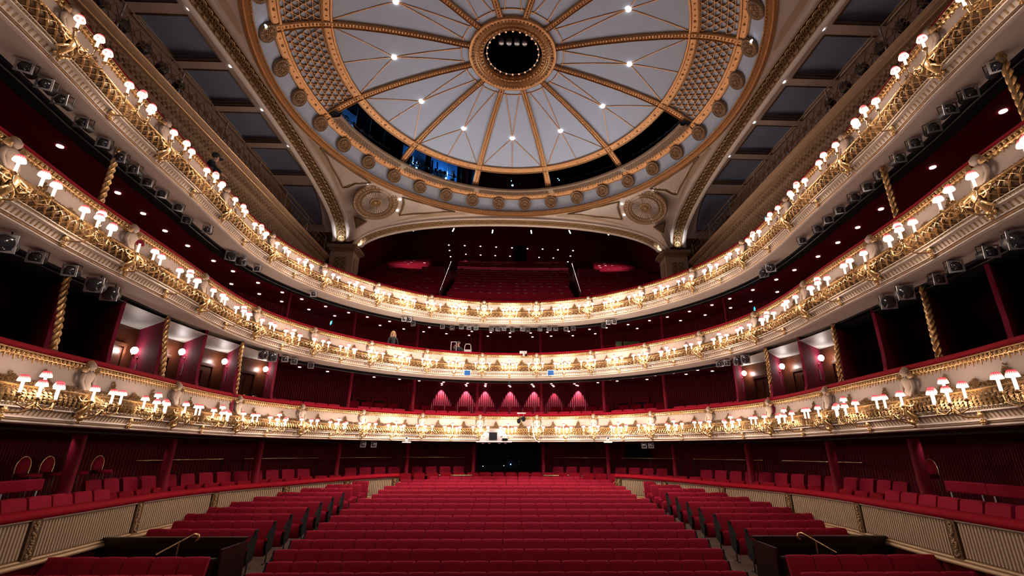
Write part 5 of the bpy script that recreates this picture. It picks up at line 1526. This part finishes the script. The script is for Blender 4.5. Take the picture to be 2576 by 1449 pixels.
LMB, LMF, LML, LMY, LMB2, LML2 = lantern_meshes()
for me, k in ((LMB, 'blackmetal'), (LMF, 'steel'), (LML, 'lens'), (LMY, 'blackmetal'), (LMB2, 'blackmetal'), (LML2, 'lens')): me.materials.append(M[k])
LFD = LMF.copy(); LFD.materials[0] = M['blackmetal']
LA_PX = [(56, 166), (113, 213), (149, 250), (203, 308), (255, 358), (298, 396), (335, 426), (370, 458), (404, 487), (445, 521), (467, 553), (521, 578), (578, 644), (605, 657), (646, 676), (788, 739), (1014.5, 803), (1030, 804.7), (1037, 815), (1112.6, 822), (1135, 825), (1160.6, 823), (1178, 824), (1196, 825), (1234, 828), (1251, 828), (1267, 827), (1286, 830), (1312, 828), (1326, 830), (1357, 828), (1379, 827), (1395.7, 827), (1422, 828), (1439.6, 827), (1517, 820), (1529, 811), (1544, 810),
         (2500.6, 172), (2433, 237), (2384, 277), (2348, 321), (2298, 362), (2260.5, 399), (2216.5, 440), (2179, 472), (2149, 497), (2112, 529), (2083, 553), (2057.5, 576), (2017, 605), (1937.5, 674), (1919, 688)]
LB_PX = [(10, 612), (86, 646), (172, 680), (237, 717), (274, 739), (661, 893), (685, 899), (715, 903), (739, 909), (781, 920), (2558, 605), (2490, 634), (2402.5, 671), (2358.5, 703), (2274, 737), (2233, 761), (1873, 904), (1855, 909), (1828, 913), (1807, 916)]
LG_PX = [(911, 1117), (938, 1117), (1618, 1118), (1637, 1118)]
BIG = {(237, 717), (274, 739), (661, 893), (685, 899), (2274, 737), (2233, 761), (1873, 904), (1855, 909), (2558, 605), (10, 612), (578, 644), (605, 657), (1937.5, 674), (1919, 688)}
for nm, L in (('top', LA_PX), ('middle', LB_PX), ('lowest', LG_PX)):
    for i, (a, b_) in enumerate(sorted(L)):
        big = (a, b_) in BIG
        zt = {'top': 7.06, 'middle': 4.39, 'lowest': 1.51}[nm] - (1.36 if big else 1.31)
        best = None
        for q in range(14):
            o_ = -0.15 - 0.08 * q; s, z = onplan(a, b_, o_)
            if best is None or abs(z - zt) < best[0]: best = (abs(z - zt), s, z, o_)
        s, z, o_ = best[1:]; z = min(z, zt + 0.04); x, y, _ = P(s, o_, 0)
        yaw_ = atan2(-x * 0.45, y) * -1 * 0.8
        t = thing('stage_lantern', '%s black stage lantern under the %s balcony, %s from the left' % ('big round' if big else 'small square-framed', nm, ORD[i]), 'stage light', (x, y, z), 0.4 * (1 if x < 0 else -1) * (0 if abs(x) < 5 else 1) + random.uniform(-.2, .2), 'stage lanterns under the %s balcony' % nm)
        dark = abs(a - 1288) > 330
        inst('body', LMB2 if big else LMB, t, None, (0.12, 0, 0)); inst('lens', LML2 if big else LML, t, None, (0.12, 0, 0)); inst('yoke', LMY, t)
        inst('colour_frame', LMF, t, None, (0.12, 0, 0)).scale = (1.35, 1, 1.35) if big else (1, 1, 1)

# lanterns among the lattice rail of the upper galleries
for sg, sn in ((-1, 'left'), (1, 'right')):
    for k in range(7):
        y = 6.3 + 0.62 * k
        t = thing('stage_lantern', 'dim lantern behind the %s upper gallery rail, %s from the stage' % (sn, ORD[k]), 'stage light', (sg * 9.12, y, 9.42), sg * 0.3, sn + ' gallery lanterns')
        inst('body', LMB2, t); inst('lens', LML2, t); inst('yoke', LMY, t)

# ================================================================== SCREENS, CAMERAS, PROJECTOR HOUSING
for sg, sn, (a, b_) in ((-1, 'left', (1173, 938)), (1, 'right', (1385, 938))):
    s, z = onplan(a, b_, 0.42); x, y, _ = P(s, 0.42, 0)
    t = thing('monitor', 'small blue screen in pale frame on middle balcony front, %s of centre' % sn, 'monitor', (x, y, z), 0)
    mb = MB()
    for cx_, cz_, w_, h_ in ((0, 0.125, 0.33, 0.03), (0, -0.125, 0.33, 0.03), (0.15, 0, 0.03, 0.22), (-0.15, 0, 0.03, 0.22)): mb.box((cx_, 0, cz_), (w_, 0.05, h_))
    mb.build('frame', 'white', t)
    mb = MB(); mb.box((0, 0.0, 0), (0.28, 0.03, 0.23)); mb.build('screen', 'bluescreen', t)
    mb = MB(); mb.tube([(0, 0.03, -0.13), (0.0, 0.03, -0.22), (0.06 * sg, 0.05, -0.30)], 0.012, 6); mb.blob((0, 0.02, -0.19), 0.025, 6, 4); mb.build('bracket', 'steel', t, True)
s, z = onplan(1243, 1112, 0.5); x, y, _ = P(s, 0.50, 0)
t = thing('projector_housing', 'pale trapezoid projector housing with dark window fixed on lowest balcony front', 'projector', (x, y, z))
pts = [(-0.68, 0.02), (-0.62, 0.22), (-0.26, 0.56), (0.30, 0.56), (0.56, 0.30), (0.68, 0.02)]
mb = MB(); mb.rings([[(px_, yy, pz) for px_, pz in pts] for yy in (0.0, 0.30)]); mb.build('housing', 'white', t)
mb = MB(); mb.box((-0.06, -0.008, 0.25), (0.36, 0.02, 0.32)); mb.build('window', 'lens', t)
mb = MB(); mb.box((0.47, -0.008, 0.11), (0.24, 0.02, 0.10)); mb.build('vent', 'black', t)
mb = MB(); mb.tube([(-0.80, 0.0, 0.0), (0.78, 0.0, 0.0)], 0.025, 8); mb.build('support_bar', 'white', t, True)
for dx in (-0.5, -0.22, 0.22, 0.5):
    mb = MB(); mb.box((dx, 0.02, -0.055), (0.11, 0.05, 0.035)); mb.build('foot', 'whitemark', t)
for dx in (-0.48, 0.33):
    mb = MB(); mb.box((dx, -0.004, 0.25), (0.09, 0.012, 0.03)); mb.box((dx - 0.03, -0.004, 0.235), (0.03, 0.012, 0.02)); mb.build('small_mark', 'whitemark', t)
for sn, (a, b_) in (('left', (1022, 1103)), ('right', (1529, 1103))):
    s, z = onplan(a, b_, 0.40); x, y, _ = P(s, 0.40, 0)
    t = thing('dome_camera', 'small white camera on bracket under lowest balcony front, %s of centre' % sn, 'camera', (x, y, z - 0.15))
    mb = MB(); mb.box((0, 0, 0), (0.34, 0.12, 0.05)); mb.build('mount', 'white', t)
    mb = MB(); mb.lathe((0, 0, 0.03), [(0.05, 0), (0.06, 0.05), (0.06, 0.14), (0.03, 0.19)], 12); mb.build('body', 'white', t, True)
    mb = MB(); mb.blob((0.0, -0.055, 0.17), 0.04, 10, 6); mb.build('lens', 'black', t, True)
# camera on the middle rail, twin follow lamps on the lowest rail
s, z = onplan(1316, 890, 0.1); x, y, _ = P(s, 0.08, 0)
t = thing('camera', 'small pale camera clamped on the middle balcony rail right of centre', 'camera', (x, y, 4.55))
mb = MB(); mb.box((-0.04, 0, -0.03), (0.34, 0.16, 0.10)); mb.build('mount', 'white', t)
mb = MB(); mb.box((0.02, -0.05, -0.14), (0.14, 0.14, 0.14)); mb.build('body', 'white', t)
mb = MB(); mb.box((0.09, -0.10, -0.19), (0.10, 0.12, 0.09)); mb.build('lens', 'black', t)
s, z = onplan(1311, 1050, 0.15); x, y, _ = P(s, 0.16, 0)
t = thing('twin_lamp', 'pair of black clamp lamps hanging from the lowest balcony rail near centre', 'stage light', (x, y, 1.63))
mb = MB(); mb.tube([(-0.2, 0, 0.03), (0.2, 0, 0.03)], 0.025, 8); mb.build('clamp_bar', 'white', t, True)
for dx, dz in ((-0.12, -0.33), (0.1, -0.24)):
    mb = MB(); mb.lathe((dx, -0.04, dz), [(0.06, 0.14), (0.085, 0.05), (0.09, -0.06)], 12, 'y', 1, 1.3); mb.build('lamp_head', 'black', t, True)
    mb = MB(); mb.tube([(dx, 0, dz + 0.08), (dx, 0, 0.03)], 0.012, 6); mb.build('bracket', 'steel', t)
s, z = onplan(1345, 1110, 0.35); x, y, _ = P(s, 0.35, 0)
mb = MB(); mb.tube([(-0.12, 0, 0.75), (-0.09, 0, 0.4), (-0.02, 0, 0.1), (0.05, 0, 0.0), (0.2, 0.0, -0.07)], 0.02, 6)
tag(mb.build('cable', 'white', None, True, (x, y, z + 0.02)), 'loose white cable hanging down the lowest balcony front right of centre', 'cable')
tag(MB().lathe((0, 0, 0), [(0.05, -0.1), (0.08, -0.02), (0.06, 0.06)], 10).build('stage_lantern', 'black', None, True, tuple(P(0, -0.2, 3.10))), 'single little black lantern under the middle of the middle balcony', 'stage light')

# exit signs
for (a, b_, o_, lab) in ((832, 812, -2.6, 'small blue-green exit sign behind the middle balcony, left side'), (1897, 778, -2.6, 'small blue-green exit sign behind the middle balcony, right side'), (1925, 551, -0.55, 'tiny blue-green exit sign above the top balcony rail, right side')):
    s, z = onplan(a, b_, o_); x, y, _ = P(s, o_, 0)
    t = thing('exit_sign', lab, 'sign', (x, y, z), atan2(-x * 0.2, 1) * -1)
    sc = 0.9 if o_ < -1 else 0.5
    mb = MB(); mb.box((0, 0, 0), (0.30 * sc, 0.04, 0.15 * sc)); mb.build('panel', 'exit', t)
    mb = MB(); mb.blob((0.02 * sc, -0.025, 0.045 * sc), 0.016 * sc, 6, 4); mb.box((0.015 * sc, -0.024, 0.01 * sc), (0.03 * sc, 0.006, 0.055 * sc)); mb.box((0.035 * sc, -0.024, -0.03 * sc), (0.045 * sc, 0.006, 0.018 * sc)); mb.box((-0.01 * sc, -0.024, -0.045 * sc), (0.016 * sc, 0.006, 0.04 * sc)); mb.box((-0.10 * sc, -0.024, 0.0), (0.08 * sc, 0.006, 0.02 * sc)); mb.box((0.11 * sc, -0.024, 0), (0.035 * sc, 0.006, 0.10 * sc)); mb.build('running_figure', 'exitwhite', t)

# ================================================================== THINGS ON THE MIDDLE BALCONY
ZB = 3.52


def bplace(px_, o_):
    s, _ = onplan(px_, 860, o_); return P(s, o_, ZB), heading(s)


(x, y, z), h = bplace(1140, -0.7)
t = thing('metal_frame', 'open white metal equipment frame on middle balcony beside the kneeling man', 'frame', (x, y, z), 0)
for dx in (-0.13, 0.13):
    mb = MB(); mb.tube([(dx, 0, 0), (dx * 0.95, 0, 1.58)], 0.018, 6); mb.build('post', 'white', t, True)
mb = MB(); mb.tube([(-0.12, 0, 1.58), (0.12, 0, 1.58)], 0.015, 6); mb.tube([(-0.12, 0, 1.12), (0.12, 0, 1.12)], 0.012, 6); mb.build('cross_bar', 'white', t, True)
mb = MB(); mb.box((0.0, 0, 1.05), (0.10, 0.08, 0.10)); mb.build('bracket', 'steel', t)
(x, y, z), h = bplace(1176, -0.7)
t = thing('step_ladder', 'white loop-handled step ladder on middle balcony right of the kneeling man', 'ladder', (x, y, z), 0)
mb = MB(); mb.tube([(-0.20, 0, 0), (-0.15, 0, 1.42), (-0.10, 0, 1.52), (0.10, 0, 1.52), (0.15, 0, 1.42), (0.20, 0, 0)], 0.02, 6); mb.build('side_rail', 'white', t, True)
for zz, dd in ((1.08, 0.26), (0.75, 0.0), (0.45, 0.0)):
    mb = MB(); mb.box((0, -0.05, zz), (0.30, 0.20, 0.03 if dd == 0 else 0.26)); mb.build('step', 'white', t)
mb = MB(); mb.tube([(-0.18, 0.05, 1.3), (-0.2, 0.5, 0)], 0.015, 6); mb.tube([(0.18, 0.05, 1.3), (0.2, 0.5, 0)], 0.015, 6); mb.build('rear_leg', 'steel', t, True)
(x, y, z), h = bplace(1575, -1.6)
t = thing('picture_panels', 'two green panels with white flowers leaning on middle balcony, right side', 'picture', (x, y, z), 0)
for dx, w_ in ((-0.42, 0.30), (0.22, 0.80)):
    mb = MB(); mb.box((dx, 0, 1.25), (w_, 0.04, 0.62)); mb.build('panel', 'green', t)
for k in range(14):
    mb = MB(); mb.blob((random.choice((-0.05, 0.0, 0.52)) + random.uniform(-.06, .06), -0.04, 1.15 + random.uniform(-.1, .15)), random.uniform(0.02, 0.04), 6, 4, (1, .5, 1)); mb.build('flower', 'white', t, True)
for sg, sn, pxs in ((-1, 'left', (1030, 680)), (1, 'right', (1530, 1882))):
    for i, a in enumerate(pxs):
        (x, y, z), h = bplace(a, -1.0) if i == 0 else ((*P(onplan(a, 745, -1.0)[0], -1.0, 0)[:2], ZB), heading(onplan(a, 745, -1.0)[0]))
        t = thing('safety_rail', 'thin red metal safety rail on middle balcony, %s side, %s' % (sn, 'nearer centre' if i == 0 else 'further round'), 'rail', (x, y, z), h)
        mb = MB(); mb.tube([(-0.35, 0, 0.2), (-0.35, 0, 1.32), (0.35, 0, 1.32), (0.35, 0, 0.2)], 0.018, 6); mb.build('rail', 'rail', t, True)
# row of low seat backs showing over the middle rail
its = []
for sg in (-1, 1):
    s = 8.3
    while s < 20:
        if (s % 3.1) > 0.9: its.append((LB, P(sg * s, -0.85, 3.68), heading(sg * s)))
        s += 0.52
o = merge('middle_balcony_seat_backs', its, 'velvet_shaded'); tag(o, 'dark seat backs hardly showing over the middle balcony rail at both sides', 'seats', kind='stuff')
for sn, sg in (('left', -1), ('right', 1)):
    for i, s in enumerate((7.2, 7.75, 8.3)):
        p = P(sg * s, -0.75, 3.78); round_chair(p, heading(sg * s), 'round-backed chair showing over middle balcony rail, %s side, %s from centre' % (sn, ORD[i]), sn + ' middle balcony chairs')


# ================================================================== PEOPLE
def person(label, loc, rz, joints, edges, root, zones, hair=None, extra=None, scale=1.0):
    """one continuous skinned body; zones assign skin or clothing by region"""
    me = bpy.data.meshes.new('person')
    names = list(joints)
    me.from_pydata([tuple(c * scale for c in joints[k][:3]) for k in names], [(names.index(a), names.index(b_)) for a, b_ in edges], [])
    o = bpy.data.objects.new('person', me); COL.objects.link(o)
    md = o.modifiers.new('skin', 'SKIN'); sub = o.modifiers.new('s', 'SUBSURF'); sub.levels = 1; sub.render_levels = 1
    sk = me.skin_vertices[0].data
    for i, k in enumerate(names):
        r = joints[k][3]; r2 = joints[k][4] if len(joints[k]) > 4 else r
        sk[i].radius = (r * scale, r2 * scale); sk[i].use_root = (k == root)
    dg = bpy.context.evaluated_depsgraph_get(); dg.update()
    me2 = bpy.data.meshes.new_from_object(o.evaluated_get(dg))
    bpy.data.objects.remove(o)
    o = bpy.data.objects.new('person', me2); COL.objects.link(o)
    o.location = loc; o.rotation_euler = (0, 0, rz)
    me2.materials.clear()
    for k in ('cloth', 'skin'): me2.materials.append(M[k])
    for p in me2.polygons:
        p.use_smooth = True
        c = p.center; p.material_index = 1 if zones(c) else 0
    tag(o, label, 'person')
    if hair: 
        mb = MB(); hair[0](mb); mb.build('hair', hair[1], o, True)
    hd = joints['head']; d = Vector(joints['face'][:3]) - Vector(hd[:3]); d.normalize(); sd = Vector((d.y, -d.x, 0)).normalized()
    c = Vector(hd[:3]) + d * 0.085
    for q in (-1, 1):
        mb = MB(); mb.blob(c + sd * 0.034 * q + Vector((0, 0, 0.01)), 0.011, 6, 4); mb.build('eye', 'black', o, True)
        mb = MB(); mb.blob(Vector(hd[:3]) + sd * 0.085 * q + Vector((0, 0, -0.01)), 0.022, 6, 4, (.6, .9, 1.3)); mb.build('ear', 'skin', o, True)
    mb = MB(); mb.blob(c + d * 0.015 + Vector((0, 0, -0.02)), 0.015, 6, 4, (1, 1, 1.4)); mb.build('nose', 'skin', o, True)
    mb = MB(); mb.blob(c + Vector((0, 0, -0.058)), 0.013, 6, 4, (1.6, .8, .5)); mb.build('mouth', 'rail', o, True)
    return o


def hand(j, e, side, wrist, d, q):
    """palm and five tapering fingers from the wrist along d, spread along q"""
    w_ = Vector(wrist); d = Vector(d).normalized(); q = Vector(q).normalized()
    palm = w_ + d * 0.06; j['palm' + side] = (*palm, 0.028, 0.018); e.append(('wrist' + side, 'palm' + side))
    for i, (off, L) in enumerate(((-0.03, 0.06), (-0.01, 0.075), (0.01, 0.07), (0.03, 0.055))):
        a = palm + d * 0.035 + q * off; b_ = a + d * L * 0.6 + Vector((0, 0, -0.005)); c = b_ + d * L * 0.4 + Vector((0, 0, -0.02))
        for nm, pt_, r in (('a', a, 0.011), ('b', b_, 0.009), ('c', c, 0.007)): j['f%s%d%s' % (nm, i, side)] = (*pt_, r)
        e += [('palm' + side, 'fa%d%s' % (i, side)), ('fa%d%s' % (i, side), 'fb%d%s' % (i, side)), ('fb%d%s' % (i, side), 'fc%d%s' % (i, side))]
    a = w_ + d * 0.03 - q * 0.04; b_ = a + d * 0.045 - q * 0.015
    j['ta' + side] = (*a, 0.011); j['tb' + side] = (*b_, 0.008); e += [('wrist' + side, 'ta' + side), ('ta' + side, 'tb' + side)]


def body(h=1.70, lean=0.0, headf=(0, -1, 0), arms=None, crouch=False):
    k = h / 1.70
    j = {'pelvis': (0, 0, 0.92, 0.13, 0.10), 'waist': (0, -lean * 0.2, 1.08, 0.12, 0.09), 'chest': (0, -lean * 0.55, 1.28, 0.15, 0.10), 'neckb': (0, -lean * 0.85, 1.42, 0.07, 0.06), 'neck': (0, -lean * 0.95, 1.49, 0.048), 'chin': (headf[0] * 0.03, -lean + headf[1] * 0.03, 1.55, 0.065), 'head': (0, -lean, 1.62, 0.092), 'crown': (0, -lean + 0.01, 1.69, 0.06), 'face': (headf[0] * 0.05, -lean + headf[1] * 0.05, 1.61, 0.06)}
    e = [('pelvis', 'waist'), ('waist', 'chest'), ('chest', 'neckb'), ('neckb', 'neck'), ('neck', 'chin'), ('chin', 'head'), ('head', 'crown'), ('head', 'face')]
    for sd, q in (('L', -1), ('R', 1)):
        A = (arms or {}).get(sd) or [(0.24 * q, -lean * 0.6, 1.10), (0.25 * q, -lean * 0.6 - 0.08, 0.86)]
        j['sho' + sd] = (0.175 * q, -lean * 0.7, 1.38, 0.062); j['elb' + sd] = (*A[0], 0.045); j['wrist' + sd] = (*A[1], 0.030)
        e += [('neckb', 'sho' + sd), ('sho' + sd, 'elb' + sd), ('elb' + sd, 'wrist' + sd)]
        hand(j, e, sd, A[1], Vector(A[1]) - Vector(A[0]), (1, 0, 0) if q < 0 else (-1, 0, 0))
        j['hip' + sd] = (0.10 * q, 0, 0.86, 0.095)
        j['knee' + sd] = (0.11 * q, -0.03 if not crouch else -0.30, 0.48 if not crouch else 0.62, 0.062); j['ankle' + sd] = (0.11 * q, 0.02 if not crouch else -0.02, 0.09, 0.04); j['toe' + sd] = (0.12 * q, -0.13, 0.035, 0.035)
        e += [('pelvis', 'hip' + sd), ('hip' + sd, 'knee' + sd), ('knee' + sd, 'ankle' + sd), ('ankle' + sd, 'toe' + sd)]
    return j, e


def skinzone(j):
    ws = [Vector(j['wristL'][:3]), Vector(j['wristR'][:3])]; nz = j['neck'][2]
    return lambda c: c.z > nz - 0.03 or min((c - w_).length for w_ in ws) < 0.16 and (min((c - Vector(j['palm' + s_][:3])).length for s_ in 'LR') < 0.115)


# woman standing at the middle rail
j, e = body(1.70, 0.02, (0, -1, 0), {'L': [(-0.25, -0.05, 1.12), (-0.16, -0.27, 0.98)], 'R': [(0.25, -0.05, 1.12), (0.16, -0.27, 0.98)]})
def hr(mb):
    mb.blob((0, 0.025, 1.645), 0.108, 12, 8, (1, 1, 1.05))
    for q in (-1, 1): mb.tube([(0.075 * q, 0.01, 1.66), (0.105 * q, 0.0, 1.56), (0.11 * q, -0.01, 1.44), (0.09 * q, -0.03, 1.33)], [0.035, 0.04, 0.038, 0.02], 8)
    mb.tube([(0, 0.08, 1.64), (0, 0.10, 1.5), (0, 0.10, 1.36)], [0.08, 0.085, 0.05], 10)
s, z = onplan(992, 845, -0.42); x, y, _ = P(s, -0.62, 0)
person('woman with long fair hair in black top standing at middle balcony rail', (x, y, ZB), heading(s), j, e, 'pelvis', skinzone(j), (hr, 'hair'))
# man bending beside the frame
j, e = body(1.70, 0.14, (-0.6, -0.8, 0), {'L': [(-0.28, -0.28, 1.20), (-0.20, -0.46, 1.36)], 'R': [(0.27, -0.20, 1.12), (0.12, -0.42, 1.06)]})
def hr2(mb): mb.blob((0.0, -0.125, 1.665), 0.095, 12, 8, (1, 1, .85))
s, z = onplan(1153, 860, -0.9); x, y, _ = P(s, -0.95, 0)
person('short-haired man in dark clothes working beside a white frame on middle balcony', (x, y, ZB - 0.08), heading(s) - 0.15, j, e, 'pelvis', skinzone(j), (hr2, 'darkhair'))
# figure leaning over the top rail, left side, in a dark cap
j, e = body(1.70, 0.22, (0.75, -0.6, -0.2), {'L': [(-0.28, -0.32, 1.15), (-0.20, -0.52, 1.03)], 'R': [(0.28, -0.30, 1.12), (0.26, -0.50, 1.02)]})
def cap(mb):
    mb.blob((0.0, -0.215, 1.675), 0.105, 12, 8, (1, 1, .8)); mb.box((0.10, -0.29, 1.66), (0.16, 0.12, 0.025), -0.6)
s, z = onplan(512, 400, -0.45); x, y, _ = P(s, -0.42, 0)
person('person in dark cap and clothes leaning over the topmost rail, left side', (x, y, 6.20), heading(s) + 0.3, j, e, 'pelvis', skinzone(j), (cap, 'cloth'))

# ================================================================== ADDED FLOODLIGHTS FILLING THE DOME WITH LIGHT (unseen behind the top rail)
for i, (x, tx) in enumerate(((-6.9, 1.5), (-3.9, -1.5), (3.9, 1.5), (6.9, -1.5))):
    y = 20.9 if abs(x) < 5 else 19.3; z = 7.05 if abs(x) > 5 else 6.95
    t = thing('floodlight', 'added black floodlight hidden behind topmost rail, turned up to the dome, %s from left' % ORD[i], 'floodlight', (x, y, z - 0.1))
    mb = MB(); mb.box((0, 0.02, 0), (0.26, 0.12, 0.16)); mb.build('body', 'blackmetal', t)
    spot('dome_fill', (0, -0.06, 0.12), (tx - x, (13.4 - y), 13.0 - z), DOME_FILL_W, (0.80, 0.90, 1.0), 88, 1.0, 0.05).parent = t

# dark double doors in the back walls
for (a, b_, o_, z0, lab) in ((932, 1000, -3.12, 0.62, 'dark glazed double door in ribbed wall of lowest balcony, left of centre'), (1586, 1003, -3.12, 0.62, 'dark glazed double door in ribbed wall of lowest balcony, right of centre')):
    s, _ = onplan(a, b_, o_); x, y, _ = P(s, o_, 0)
    t = thing('double_door', lab, 'door', (x, y, z0), heading(s))
    for dx in (-0.42, 0.42):
        mb = MB(); mb.box((dx, 0, 0.92), (0.80, 0.05, 1.84)); mb.build('leaf', 'wallred', t)
        mb = MB(); mb.box((dx, -0.03, 1.38), (0.52, 0.02, 0.62)); mb.build('pane', 'black', t)
    mb = MB(); mb.box((-0.86, 0, 0.95), (0.08, 0.1, 1.9)); mb.box((0.86, 0, 0.95), (0.08, 0.1, 1.9)); mb.box((0, 0, 1.90), (1.8, 0.1, 0.08)); mb.build('door_frame', 'wallred', t)
s, _ = onplan(1600, 1128, -3.1); x, y, _ = P(s, -3.1, 0)
t = thing('wall_screen', 'black screen on the dark wall under lowest balcony, right of the control room', 'screen', (x, y, -0.35), heading(s))
mb = MB(); mb.box((0, 0, 0.3), (1.15, 0.06, 0.62)); mb.build('panel', 'black', t)
